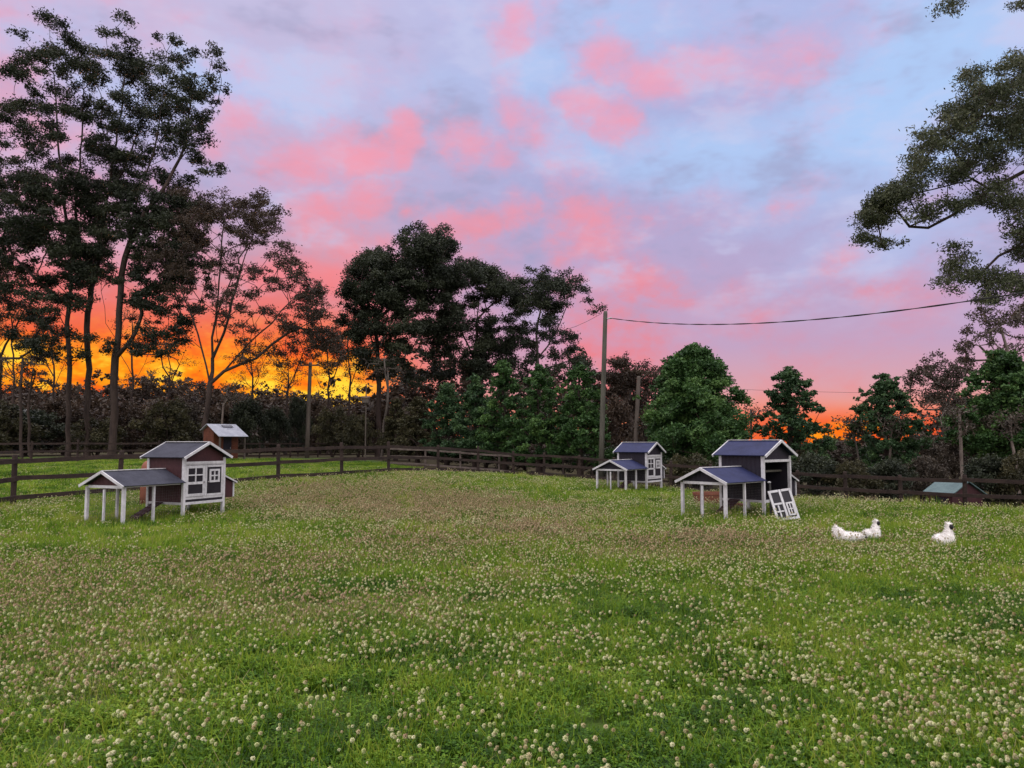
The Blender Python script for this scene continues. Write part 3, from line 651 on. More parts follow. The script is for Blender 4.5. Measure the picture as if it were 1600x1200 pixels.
px_tree('gum_tree', 'low round gum behind the utility pole to the right of the middle clump', 72, 985, [[(985,640),(985,610),(978,580)],[(985,620),(1005,590),(1015,580)]],
    [(958,565,9),(975,562,10),(1003,572,10),(1025,578,8)], [(970,585,28,22,12),(1005,598,28,20,10),(950,600,20,25,6),(985,640,50,25,12),(1040,590,12,14,4)], .24, WL, M['greybark'], .21, .10, 240, seed=19, rt=12)
px_tree('gum_tree', 'grey brown gum with pale twisting limbs between two green trees on the right', 50, 1475, [[(1478,680),(1474,640),(1462,600),(1450,570)],[(1474,640),(1490,610),(1500,580)],[(1474,650),(1445,640),(1430,620)]],
    [(1462,556,9),(1450,562,10),(1475,566,10),(1488,575,10),(1425,588,9)], [(1460,585,34,20,14),(1450,612,40,22,14),(1490,610,24,30,10),(1495,650,30,25,9),(1500,580,12,20,4)], .13, M['leaf_brown'], M['palebark'], .17, .08, 190, seed=20, rt=11)
px_tree('gum_tree', 'thin grey gum at the right edge rising behind the brightest green tree', 44, 1600, [[(1600,660),(1590,600),(1575,550),(1560,500)],[(1590,600),(1560,570),(1530,540)],[(1590,600),(1620,540),(1640,480)]],
    [(1518,492,9),(1535,485,10),(1512,520,10),(1500,545,8)], [(1555,492,40,14,10),(1540,520,30,20,10),(1515,550,15,20,5),(1590,505,30,30,10),(1530,575,25,14,5),(1640,520,40,60,16),(1590,560,30,25,6)], .19, M['leaf_brown'], M['palebark'], .16, .075, 190, seed=21, rt=11)
# big tree that reaches in from the right
px_tree('gum_tree', 'near gum tree whose leafy boughs reach in over the right edge', 21.5, 1735, [[(1735,600),(1725,450),(1700,350),(1680,250),(1670,120),(1660,0)],[(1700,350),(1640,290),(1600,268),(1547,296),(1490,335),(1450,356),(1421,354)],[(1700,400),(1640,390),(1590,385),(1560,400),(1530,430)],[(1680,250),(1600,190),(1540,180),(1480,215)],[(1660,0),(1600,-40),(1540,-20),(1500,2)],[(1660,40),(1625,15),(1595,3)],[(1540,180),(1560,140),(1590,110)],[(1547,296),(1520,280),(1440,300)]],
    [], [(1378,325,26,20,22),(1405,302,26,14,16),(1360,345,16,12,7),(1356,372,14,6,4),(1395,380,30,7,5),(1436,250,16,26,9),(1425,285,14,14,6),(1462,218,30,18,16),(1500,190,34,24,22),(1540,150,38,24,26),(1590,110,32,26,22),(1520,118,16,10,5),(1480,265,40,20,16),(1535,240,45,30,26),(1585,190,40,40,30),(1560,305,40,22,20),(1595,360,20,45,18),(1500,320,26,10,8),(1440,335,22,10,7),(1495,400,14,18,5),(1486,435,11,20,6),(1525,425,12,14,4),(1560,438,26,16,12),(1595,450,20,20,10),(1545,470,22,12,6),(1484,8,11,9,4),(1592,8,9,8,3),(1650,200,70,130,60),(1660,380,60,70,30),(1560,-40,70,20,10)],
    .10, M['leaf_near'], M['bark'], .105, .035, 560, depth=1.9, seed=22, rt=12, rmin=.008, droop=.7, sub=12, up_pen=.75, spread=1.75, mul=1.75)

for i_, (bx, top, hw, nm) in enumerate([(20,455,38,'between the left edge and the first tall trunk'),(82,480,34,'just left of the slim straight gum'),(205,470,40,'right of the broad forked gum'),(262,480,38,'left of the many stemmed gum'),(392,500,40,'right of the many stemmed gum'),(448,490,38,'left of the distant crossarm pole'),(512,500,34,'right of the distant crossarm pole'),(545,470,30,'at the left edge of the middle clump')]):
    px_tree('young_gum', 'thin lacy young gum against the glow '+nm, 74, bx, [[(bx,640),(bx+3,590),(bx-2,540),(bx+2,top+15)],[(bx+3,590),(bx-hw*.6,540)],[(bx,600),(bx+hw*.7,550)]],
        [], [(bx,top+35,hw*.7,30,4),(bx,(top+620)/2,hw,(620-top)/2-5,9)], .10, WL, M['bark'], .16, .07, 70, seed=140+i_, rt=12, rmin=.02)
# row of young broad-leaved trees with a conical habit
def cone_tree(label, px, top, hw_px, d, lmat, seed, dens=1.0, group='conical green trees planted along the back fence', low=.12, gap=0):
    g = np.random.default_rng(seed); b_ = G(px, d); H = P(px, top, d).z-b_.z; Rm = hw_px*d/1200*1.22
    tufts = []; n = int(250*dens)
    for i in range(n):
        u = g.random()**.85; h = low+(1-low)*u
        prof = min(1.0, (1-u)**.54*1.04+.03)*min(1, .55+u*2.6)
        a = g.random()*6.283; lob = 1+.20*math.sin(a*2+seed+u*5)+.16*math.sin(a*4+u*13+seed*2)
        stick = 1.0 if g.random() < .86 else 1.22                       # a few shoots stand out of the outline
        rr = Rm*prof*lob*(g.random()**.42)*.9*stick
        tufts.append((Vector((b_.x+rr*math.cos(a), b_.y+rr*math.sin(a), b_.z+h*H*(.94+.06*g.random()))), (.10+.26*g.random())*(.65+.5*(1-u))*max(1, Rm/2)*(1 if stick == 1 else .6)))
    for k in range(5): tufts.append((Vector((b_.x+g.normal()*Rm*.13, b_.y+g.normal()*Rm*.13, b_.z+H*(.90+.09*g.random()))), .16))
    tufts.append((Vector((b_.x, b_.y, b_.z+H*.98)), .2))
    tr = [[b_+Vector((0,0,-.1)), b_+Vector((0.05,0,H*.3)), b_+Vector((-.05,.05,H*.65)), b_+Vector((0,0,H*.93))]]
    return make_tree('conical_tree', label, 'tree', b_, tr, tufts, .11+.02*Rm, lmat, M['bark'], .15, .085, 900, droop=.15, flat=.9, rmin=.015, group=group, sub=6, seed=seed, up_pen=1.2)
GG = M['leaf_green']; GB = M['leaf_greenb']
cone_tree('olive green conical tree at the left end of the planted row', 652, 622, 30, 50, M['leaf_olive'], 29, .7)
cone_tree('small dull green conical tree, second from the left in the planted row', 698, 600, 34, 48, GB, 30, .8)
cone_tree('dull green conical tree behind the slender pointed one', 742, 590, 34, 46, GB, 31, .8)
cone_tree('slender pointed green conical tree left of the broad rounded pair', 787, 563, 38, 44, GG, 32, .9)
cone_tree('full green tree with rounded top, third left of the utility pole', 842, 570, 46, 42, GG, 33)
cone_tree('bright green conical tree directly behind the tall utility pole', 906, 568, 50, 40.5, GG, 34)
cone_tree('largest conical green tree standing right of the utility pole', 1087, 541, 86, 38, GG, 35, 1.9)
cone_tree('blue green conical tree behind the coop with the open front', 1236, 575, 58, 38, GB, 36, 1.0)
cone_tree('loose blue green tree between sunset gaps behind the hens', 1385, 585, 54, 38, GB, 37, .95, low=.2)
cone_tree('brightest green tree at the right edge above the fence', 1570, 548, 68, 35, GG, 38, 1.5, low=.3)
cone_tree('dark narrow evergreen left of the planted row beneath the middle gums', 618, 628, 22, 54, M['leaf_olive'], 39, .5, group=None)

# ------------------------------------------------------------ scrub: shrubs (prototypes copied) behind the paddock
def make_shrub(label, lmat, bmat, seed, H=3.2, Rr=2.2, per=190, L=.2, W=.1):
    g = np.random.default_rng(seed); tufts = []
    for i in range(60):
        a = g.random()*6.283; e = g.random()**.7; rr = Rr*math.sqrt(1-e*e*.85)*g.random()**.5
        tufts.append((Vector((rr*math.cos(a), rr*math.sin(a), H*(.10+.88*e))), .40+.25*g.random()))
    tr = [[Vector((0,0,-.1)), Vector((.1,0,H*.3)), Vector((0,.1,H*.6))],[Vector((0,0,0)), Vector((.6,.2,H*.4))],[Vector((0,0,0)), Vector((-.7,-.2,H*.4))]]
    return make_tree('shrub', label, 'shrub', (0,0,0), tr, tufts, .10, lmat, bmat, L, W, per, droop=.1, flat=.8, seed=seed, sub=5)
protos = {'olive': make_shrub('x', M['leaf_olive'], M['bark'], 51), 'brown': make_shrub('x', M['leaf_brown'], M['greybark'], 52, per=140), 'dark': make_shrub('x', M['leaf_gum'], M['bark'], 53), 'warm': make_shrub('x', WL, M['bark'], 54, per=170)}
used = set()
EXTRA = [('dark',1010,705,34,44),('olive',1075,712,33,46),('dark',1150,715,32,44),('dark',1215,716,31,44),('dark',1275,712,30,44),('olive',1330,722,29,40),('dark',1385,720,30,44),('brown',1440,716,31,40),('dark',1545,716,28,46),('olive',1600,708,27,44),('brown',1660,716,26,50),('warm',700,690,50,50),('dark',760,688,48,50),('warm',820,690,47,50),('dark',880,695,45,44),('dark',945,700,43,44)]
enames = ['behind the small coop by the back fence','just left of the open coop behind the fence','behind the open coop roof peak','right behind the open coop roof','right of the open coop behind the fence','above the low stretched hen behind the fence','behind the fence above the two hens sitting together','just left of the teal roof','right of the teal roof','under the brightest edge tree behind the fence','past the right edge','at the foot of the small dull conical tree','at the foot of the slender pointed tree','at the foot of the full rounded conical tree','at the foot of the bright conical tree','at the foot of the tall utility pole']
cname = {'olive':'olive green','brown':'grey brown','dark':'dark green','warm':'sunset reddened'}
def shrub(kind, px, top, d, wpx, label):
    p = protos[kind]; o = p if kind not in used else copy_tree(p); used.add(kind)
    g_ = G(px, d); H = P(px, top, d).z-g_.z; o.location = g_; s = wpx*d/1200/2.3
    o.scale = (s, s, H/3.3); o.rotation_euler = (0, 0, random.random()*6.28)
    o['label'] = label; o['group'] = 'shrubs in the scrub behind the paddocks'
SH = [('olive',-10,632,58,60),('dark',40,640,62,60),('warm',100,630,66,60),('olive',150,655,58,45),('warm',205,634,64,55),('olive',262,628,60,50),('brown',300,634,66,40),('dark',385,628,62,34),('warm',350,640,68,40),('dark',428,640,64,26),
      ('brown',445,650,70,30),('dark',466,624,66,22),('olive',520,640,62,36),('olive',560,650,60,32),('warm',590,640,66,34),('olive',640,655,56,30),('brown',1290,692,44,50),('brown',1340,696,42,30),('olive',1262,700,37,26),('brown',1430,680,44,44),('brown',1490,672,46,40),('brown',1540,690,42,40),('olive',1592,700,36,34),('brown',1640,670,40,50),
      ('dark',1160,690,44,40),('brown',1130,690,46,40),('warm',960,630,60,40),('brown',1020,640,56,40),('dark',-70,620,62,60),('warm',500,630,78,40)]
where = {}
names = ['beside the left edge of the photo','right behind the two thin dark trunks at far left','under the tall left gum trunk','low in front of the gum trunks','behind the left coop roof','just left of the small red brown shed','behind the small red brown shed','just right of the small red brown shed','under the many stemmed gum','left of the just left of the distant crossarm pole',
 'in the middle between the shed and the distant crossarm pole','narrow and upright beside the distant pole','right of the distant pole','left of the nesting box post','right of the nesting box post','at the left foot of the planted row','under the sunset gap on the right','low under the sunset gap behind the hens','low beside the right coop roof','under the grey brown gum','left of the thin pale trunks on the right','among the thin pale trunks on the right','bright patch below the right edge tree','beyond the right edge',
 'between the two largest conical trees','behind the largest conical tree','behind the tall utility pole','behind the second pole','beyond the left edge','under the brightest part of the sunset']
for (k, px, top, d, w), nm in zip(SH+EXTRA, names+enames): shrub(k, px, top, d, w, '%s shrub %s' % (cname[k], nm))

# thin bare trunks standing in the scrub
def stem_tree(px, d, top, lean, mat, label, seed, r=.09, tuft=True):
    g = np.random.default_rng(seed); b_ = G(px, d); tp = P(px+lean, top, d); H = tp.z-b_.z
    tr = [[b_+Vector((0,0,-.1)), b_.lerp(tp, .35)+Vector((g.normal()*.15,0,0)), b_.lerp(tp, .7)+Vector((g.normal()*.15,0,0)), tp]]
    tufts = [(tp+Vector((g.normal()*H*.11, g.normal()*H*.11, -abs(g.normal())*H*.13)), .28+.2*g.random()) for _ in range(16)]
    make_tree('sapling', label, 'tree', b_, tr, tufts, r, M['leaf_brown'], mat, .15, .07, 90, rmin=.012, seed=seed, group='thin bare trunked saplings in the scrub')
for a in [(36,50,560,0,M['bark'],'dark thin sapling, nearer the left edge of the pair at far left',61),(50,52,575,2,M['bark'],'thin sapling right of its twin at far left',62),(572+24,54,560,4,M['greybark'],'grey trunked sapling right of the nesting box post',63),
          (1505,34,640,-6,M['palebark'],'pale thin trunk just right of the green roofed shed',64,.07),(1533,35,655,2,M['palebark'],'straight pale trunk second right of the green roofed shed',65,.08),(1588,33,650,-8,M['palebark'],'leaning pale sapling near the right edge',66,.06),(1389,37,650,3,M['palebark'],'short pale sapling under the loose blue green tree',67,.06),(1335,38,655,-4,M['greybark'],'grey sapling under the sunset gap on the right',68,.05),(1170,42,640,3,M['greybark'],'grey sapling between the two largest conical trees',69,.06),(340,52,600,18,M['palebark'],'pale leaning sapling right of the red brown shed',70,.07)]:
    stem_tree(*a[:6], a[6], r=a[7] if len(a) > 7 else .09)

# the far wood as one mass on the hill
def woods():
    g = np.random.default_rng(90); C_ = []; 
    for (p0, p1, d0, d1, n, hmin, hmax) in [(-260,640,82,100,150,2.5,5.5),(-320,640,100,190,520,3,6),(560,1120,88,120,130,6,11),(1080,1800,60,110,150,1.6,3.4),(1480,1800,55,80,60,4,7)]:
        for i in range(n):
            d = g.uniform(d0, d1); px = g.uniform(p0, p1); x = X(px, d); z = T(x, d); h = g.uniform(hmin, hmax)*(.35+1.35*float(vnoise(np.array([x]), np.array([0.0]), 9.0, 31)[0]))
            for k in range(9):
                C_.append((x+g.normal()*1.5, d+g.normal()*1.5, z+h*(.12+.85*g.random()), .9+.5*g.random()))
    C_ = np.array(C_); pts = []; tn = []
    for c in C_:
        n = 40; pts.append(tuft_points(c[:3], c[3], n, .8, 4, g)); tn.append(np.full(n, np.clip(.4+g.normal()*.2, 0, 1))+g.normal(size=n)*.1)
    v, f = leaves(np.concatenate(pts), .62, .34, .1, g)
    o = link('far_wood', raw_mesh('far_wood', v, f, M['leaf_sunset'], np.clip(np.concatenate(tn), 0, 1)))
    tag(o, 'dark far wood covering the low hill behind all the trees', 'wood', kind='stuff')
woods()

# ------------------------------------------------------------ fences
def fence(name, pts, label, mat, hts=(1.06,.65,.22), ph=1.2, pw=.11, rh=.105, cap=True, lean=.02):
    base = G(*pts[0][:2]); e = empty(name, base, label=label, cat='fence')
    Gs = [G(p[0], p[1]) for p in pts]
    dirs = [(Gs[min(i+1, len(Gs)-1)]-Gs[max(i-1, 0)]).normalized() for i in range(len(Gs))]
    for i, g_ in enumerate(Gs):
        m = MB(); p = g_-base; a = math.atan2(dirs[i].y, dirs[i].x)
        h = ph*random.uniform(.98, 1.05); lx, ly = random.gauss(0, lean), random.gauss(0, lean)
        n = 10; pts_ = [p+Vector((lx*t, ly*t, t*h-(.15 if t == 0 else 0))) for t in (0,.33,.66,.97,1)]
        m.tube(pts_, [pw*.56, pw*.55, pw*.54, pw*.53, pw*.42], 8)
        m.build('post', mat, e)
    for i in range(len(Gs)-1):
        for h in hts:
            m = MB(); off = Vector((-dirs[i].y, dirs[i].x, 0))*(-(pw*.5+.018))
            a = Gs[i]-base+Vector((0,0,h+random.gauss(0,.012)))+off; b_ = Gs[i+1]-base+Vector((0,0,h+random.gauss(0,.012)))+off
            n = 4; prev = a
            mid = a.lerp(b_, .5)+Vector((0,0,-random.uniform(0,.02)))
            m.bar(a, mid, .038, rh); m.bar(mid, b_, .038, rh)
            m.build('rail', mat, e)
    return e
fence('post_and_rail_fence', FENCE, 'dark timber post and rail fence running round the near paddock', M['fence'])
fence('post_and_rail_fence', FAR_FENCE, 'far dark post and rail fence across the left field behind the near one', M['fence'])
fence('post_and_rail_fence', BACK_FENCE, 'grey post and rail fence below the planted row of conical trees', M['fence_grey'])
# earth bank with dark rubble strip beyond
# ------------------------------------------------------------ poles and wires
def pole(label, px, d, top, lean_px, r, mat, arm=0):
    b_ = G(px, d); tp = P(px+lean_px, top, d)-b_
    e = empty('utility_pole', b_, label=label, cat='pole'); m = MB()
    m.tube([Vector((0,0,-.3)), tp*.3, tp*.65, tp*.985, tp], [r*1.12, r*1.05, r*.95, r*.85, r*.7], 12); m.build('shaft', mat, e, smooth=True)
    if arm:
        m = MB(); c = tp+Vector((0,-r-.04,-.25)); m.bar(c-Vector((arm/2,0,0)), c+Vector((arm/2,0,0)), .09, .11); m.build('crossarm', mat, e)
        for s in (-.42,.42):
            m = MB(); m.tube([c+Vector((s*arm,0,.05)), c+Vector((s*arm,0,.13)), c+Vector((s*arm,0,.2))], [.03,.05,.02], 8); m.build('insulator', M['cement'], e)
    return e, b_+tp
e1, t1 = pole('tall weathered utility pole standing at the fence with a cable to the right', 938, 38, 486, 8, .125, M['pole'])
m = MB(); m.tube([t1-e1.location+Vector((.05,-.16,-.42)), t1-e1.location+Vector((.22,-.18,-.38))], [.035,.03], 8); m.ball(t1-e1.location+Vector((.25,-.18,-.38)), .05); m.build('cable_clamp', M['steel'], e1)
e2, t2 = pole('shorter pole right of the tall one, in front of the low round gum', 990, 56, 588, 8, .16, M['pole_dark'])
e3, t3 = pole('distant pole with a short crossarm against the brightest sunset glow', 480, 58, 566, 5, .15, M['pole_dark'], arm=1.5)
# main service cable (two twisted cores)
A = P(953,497,37.8); B = P(1600,457,18)
def cable(name, A, B, sag, r, label, twist=True, n=120):
    m = MB(); base = A; 
    for ph in ((0, math.pi) if twist else (0,)):
        pts = []
        for i in range(n+1):
            t = i/n; p = A.lerp(B, t)-base; p.z -= sag*4*t*(1-t)
            if twist: a = t*60+ph; p += Vector((0, math.cos(a)*r*.9, math.sin(a)*r*.9))
            pts.append(p)
        m.tube(pts, [r]*len(pts), 5, cap=True)
    o = m.build(name, M['cable'], None, base, smooth=True); return tag(o, label, 'cable')
Bend = A+(B-A)*1.25+Vector((0,0,.647))
cable('overhead_cable', A, Bend, .81, .013, 'thick black twisted cable sagging from the utility pole to the right edge')
cable('overhead_wire', P(1120,607,60), P(1700,612,62), .25, .012, 'thin distant wire low across the pink sky on the right', twist=False, n=30)

# nesting box post in the scrub
b_ = G(571, 50); e = empty('nesting_box_post', b_, label='small pale nesting box on a thin post in front of the middle gums', cat='nest box'); m = MB()
zt = P(571, 600, 50).z-b_.z; zb = P(571, 626, 50).z-b_.z
m.tube([(0,0,-.2),(0,0,zt)], [.045,.04], 8); m.build('post', M['pole_dark'], e)
m = MB(); m.box((0,-.2,zb), (.42,.32,.30)); m.build('box', M['greybark'], e)
m = MB(); m.slab([(-.3,-.42,zb+.16),(.3,-.42,zb+.16),(.3,-.02,zb+.26),(-.3,-.02,zb+.26)], .03); m.build('roof', M['greybark'], e)

# ------------------------------------------------------------ hen coops
Wd, Gd, Rn = 1.02, 1.10, 1.36          # house length, house depth, run length
def grid_wire(m, a, b_, c, sp=.05, r=.0006):
    """wire netting on the rectangle a, a+b, a+c"""
    a, b_, c = Vector(a), Vector(b_), Vector(c)
    for (u, v) in ((b_, c), (c, b_)):
        n = int(u.length/sp)
        for i in range(1, n):
            p = a+u*(i/n); m.bar(p, p+v, r*2, r*2)
def door(e, kind, x, y0, y1, z0, z1, M_):
    """a door leaf on the +X gable; kind 'upper' (white leaf) or 'inset' (dark leaf with white window)"""
    wm = M_['white']; fw = .055
    m = MB()
    if kind == 'white':
        m.box((x, (y0+y1)/2, z1-fw/2), (.022, y1-y0, fw)); m.box((x, (y0+y1)/2, z0+fw/2), (.022, y1-y0, fw))
        m.box((x, y0+fw/2, (z0+z1)/2), (.022, fw, z1-z0-2*fw)); m.box((x, y1-fw/2, (z0+z1)/2), (.022, fw, z1-z0-2*fw))
        zm = z0+(z1-z0)*.43; m.box((x, (y0+y1)/2, zm), (.022, y1-y0-2*fw, .05))
        d = m.build('door', wm, e)
        p = MB(); p.box((x-.004, (y0+y1)/2, (z0+z1)/2), (.008, y1-y0-.03, z1-z0-.03)); p.build('panel', M['darkpanel'], d)
        w = MB(); cy = (y0+y1)/2; cz = (zm+.025+z1-fw)/2; hh = z1-fw-zm-.025; ww = y1-y0-2*fw
        w.box((x+.005, cy, cz), (.02, .024, hh)); w.box((x+.007, cy, cz), (.02, ww, .024)); w.build('window', wm, d)
    else:
        m.box((x, (y0+y1)/2, (z0+z1)/2), (.014, y1-y0, z1-z0)); d = m.build('door', M['darkpanel'], e); d['label'] = 'dark door leaf with small white window'
        w = MB(); cy = (y0+y1)/2; cz = z0+(z1-z0)*.67; ww = (y1-y0)*.74; hh = (z1-z0)*.50; t = .042
        for s in (-1,1):
            w.box((x+.014, cy+s*(ww/2-t/2), cz), (.02, t, hh)); w.box((x+.0145, cy, cz+s*(hh/2-t/2)), (.02, ww-2*t, t))
        w.box((x+.0135, cy, cz), (.018, .026, hh-2*t)); w.box((x+.0148, cy, cz), (.018, ww-2*t, .026)); w.build('window', wm, d)
    h = MB(); s = 1 if kind == 'white' else -1; yy = y1-.025 if kind == 'white' else y0+.02
    h.box((x+.022, yy, z0+(z1-z0)*.45), (.02, .03, .022)); h.build('latch', M['steel'], d)
    return d
def coop(loc, th, label, wall, felt, open_front=False):
    e = empty('chicken_coop', loc, th, label=label, cat='chicken coop', group='white framed chicken coops with attached runs')
    wm = M['white']; hx = Wd/2; ev = 1.27; rg = 1.53; pw = .057
    def part(name, mat, fn, par=e, lab=None, sm=False):
        m = MB(); fn(m); o = m.build(name, mat, par, smooth=sm)
        if lab: o['label'] = lab
        return o
    for sx in (-1,1):
        for yy in (pw/2, Gd-pw/2): part('leg', wm, lambda m: m.box((sx*(hx-pw/2), yy, ev/2-.06), (pw, pw, ev+.06)))
    zf = .36
    def walls(m):
        m.box((0, .03, (zf+ev)/2), (Wd-2*pw, .02, ev-zf)); m.box((0, Gd-.03, (zf+ev)/2), (Wd-2*pw, .02, ev-zf))
        m.box((-hx+.03, Gd/2, (zf+ev)/2), (.02, Gd-2*pw, ev-zf))
        m.slab([(-hx+.02, .0, ev),(-hx+.02, Gd, ev),(-hx+.02, Gd/2, rg-.02)], .02)
    part('wall', wall, walls)
    part('floor', M['darkwall'], lambda m: m.box((0, Gd/2, zf-.012), (Wd-.03, Gd-.03, .024)))
    part('gable_panel', wall, lambda m: (m.slab([(hx-.04, .0, ev),(hx-.04, Gd, ev),(hx-.04, Gd/2, rg-.02)], .02), m.box((hx-.03, Gd/2, (1.17+ev)/2), (.02, Gd-2*pw, ev-1.17))))
    part('gable_beam', wm, lambda m: m.box((hx-.022, Gd/2, 1.145), (.044, Gd-2*pw, .05)))
    part('floor_beam', wm, lambda m: m.box((hx-.022, Gd/2, .345), (.044, Gd-2*pw, .05)))
    part('floor_beam', wm, lambda m: m.box((0, .018, .345), (Wd-2*pw, .036, .045)))
    if not open_front:
        part('dropping_tray', M['darkpanel'], lambda m: m.box((hx-.035, Gd/2, .395), (.03, Gd-2*pw, .05)))
        part('sill', wm, lambda m: m.box((hx-.03, Gd/2, .445), (.03, Gd-2*pw, .05))); part('lintel', wm, lambda m: m.box((hx-.03, Gd/2, 1.108), (.03, Gd-2*pw, .022)))
        door(e, 'white', hx-.012, pw+.005, Gd/2-.004, .475, 1.09, M)
        # right-hand leaf sits in a white surround
        dm = part('door_frame', wm, lambda m: (m.box((hx-.014, Gd/2+.03, .78), (.02, .05, .62)), m.box((hx-.014, Gd-pw-.028, .78), (.02, .05, .62)), m.box((hx-.014, Gd*.75-.02, 1.07), (.02, .38, .038)), m.box((hx-.014, Gd*.75-.02, .49), (.02, .38, .038))))
        door(e, 'dark', hx-.012, Gd/2+.06, Gd-pw-.06, .51, 1.05, M)
    else:
        part('perch', M['pole'], lambda m: m.bar((hx-.2, pw, .93), (hx-.2, Gd-pw, .93), .04, .04))
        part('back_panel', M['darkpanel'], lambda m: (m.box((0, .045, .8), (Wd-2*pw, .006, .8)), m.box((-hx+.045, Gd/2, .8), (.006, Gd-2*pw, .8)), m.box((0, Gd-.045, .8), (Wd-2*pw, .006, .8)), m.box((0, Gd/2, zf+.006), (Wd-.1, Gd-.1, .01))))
    # roof of the house, ridge along X
    ov = .075; k = (rg-ev)/(Gd/2); ovx = .085
    def roof(m):
        for s in (0, 1):
            y0 = -ov if s == 0 else Gd+ov; z0 = ev-k*ov
            q = [(-hx-ovx, y0, z0+.012), (hx+ovx, y0, z0+.012), (hx+ovx, Gd/2, rg+.012), (-hx-ovx, Gd/2, rg+.012)]
            if s: q = q[::-1]
            m.slab(q, .016)
    rf = part('roof', felt, roof)
    def trim(m):
        for sx in (-1,1):
            xx = sx*(hx+ovx+.012)
            for s in (0,1):
                y0 = -ov-.01 if s == 0 else Gd+ov+.01; z0 = ev-k*(ov+.01)
                m.bar((xx, y0, z0+.008), (xx, Gd/2, rg+.016), .024, .05, up=(0,0,1))
        m.bar((-hx-ovx, Gd/2-.02, rg+.037), (hx+ovx, Gd/2-.02, rg+.037), .05, .014); 
    part('roof_trim', wm, trim, rf)
    # run
    re, rr_ = .77, 1.0; kr = (rr_-re)/(Wd/2)
    for (x, y) in ((-hx+.03, -Rn+.03), (hx-.03, -Rn+.03)): part('run_post', wm, lambda m: m.box((x, y, re/2-.06), (.054, .054, re+.06)))
    for (x, y) in ((hx-.025, -Rn*.5), (-hx+.025, -Rn*.5)): part('run_post', wm, lambda m: m.box((x, y, re/2-.06), (.042, .042, re+.06)))
    part('run_post', wm, lambda m: m.box((-.02, -Rn+.025, re/2-.08), (.035, .035, re)))
    def rails(m):
        m.box((0, -Rn+.03, re-.03), (Wd-.118, .036, .05))
        for sx in (-1,1): m.box((sx*(hx-.03), -Rn/2, re-.02), (.036, Rn-.13, .04))
    part('run_frame', wm, rails)
    part('run_gable', wall, lambda m: m.slab([(-hx+.06, -Rn+.045, re-.002),(hx-.06, -Rn+.045, re-.002),(0, -Rn+.045, rr_-.01)], .015))
    def rroof(m):
        z0 = re-kr*.06; ya = -Rn-.06
        m.slab([(hx+.06, ya, z0+.012), (hx+.06, -.002, z0+.012), (0, -.002, rr_+.012), (0, ya, rr_+.012)], .014)
        m.slab([(-hx-.06, ya, z0+.012), (0, ya, rr_+.012), (0, -.002, rr_+.012), (-hx-.06, -.002, z0+.012)], .014)
    r2 = part('run_roof', felt, rroof)
    def rtrim(m):
        ya = -Rn-.072; z0 = re-kr*.07
        m.bar((hx+.07, ya, z0+.006), (0, ya, rr_+.014), .024, .05); m.bar((-hx-.07, ya, z0+.006), (0, ya, rr_+.014), .024, .05)
        m.bar((0, -Rn-.06, rr_+.036), (0, -.005, rr_+.036), .05, .014)
    part('roof_trim', wm, rtrim, r2)
    def wires(m):
        for sx in (-1,1): grid_wire(m, (sx*(hx-.03), -Rn+.06, .02), (0, Rn-.08, 0), (0,0,re-.06))
        grid_wire(m, (-hx+.06, -Rn+.03, .02), (Wd-.12, 0, 0), (0,0,re-.08))
    part('wire_netting', M['wire'], wires)
    part('ramp', M['redwall'], lambda m: (m.slab([(-.25,-.72,.03),(-.02,-.72,.03),(-.02,-.01,.35),(-.25,-.01,.35)], .018), [m.box((-.135, -.72+.12*i, .055+.055*i), (.22,.018,.014)) for i in range(6)]))
    # nest box on the far long side
    n0, n1 = Gd, Gd+.34
    nb = part('nest_box', wall, lambda m: (m.box((.07, (n0+n1)/2, .40), (.66, .33, .02)), m.slab([(hx-.115, n0, .41),(hx-.115, n1-.03, .41),(hx-.115, n1-.03, .70),(hx-.115, n0, .84)], .02), m.slab([(-.26, n0, .41),(-.26, n1-.03, .41),(-.26, n1-.03, .70),(-.26, n0, .84)], .02), m.box((.07, n1-.015, .56), (.66,.02,.3))))
    part('lid', felt, lambda m: m.slab([(-.30, n0, .865),(hx-.06, n0, .865),(hx-.06, n1+.05, .70),(-.30, n1+.05, .70)], -.016), nb)
    part('trim', wm, lambda m: (m.bar((hx-.048, n0, .868), (hx-.048, n1+.05, .70), .02, .03), m.box((hx-.09, n1-.012, .555), (.03,.03,.31))), nb)
    return e
def th_of(px, a): return -math.atan((px-800)/1200)-R(a)
def corner_loc(px, d, th):          # put the house/run corner (hx,0) on the ground point
    g_ = G(px, d); c, s = math.cos(th), math.sin(th)
    return Vector((g_.x-c*Wd/2, g_.y-s*Wd/2, g_.z))
th1 = R(-24); th2 = R(-48); th3 = R(-36)
c1 = coop(corner_loc(289, 15.25, th1), th1, 'red brown coop with white frame and two doors standing alone on the left', M['redwall'], M['felt'])
c2 = coop(corner_loc(1192, 15.35, th2), th2, 'large dark coop on the right with an open front and its doors taken off', M['darkwall'], M['felt_sky'], True)
c3 = coop(corner_loc(1010, 23.8, th3), th3, 'smaller looking dark coop near the back fence with doors closed', M['darkwall'], M['felt_sky'])

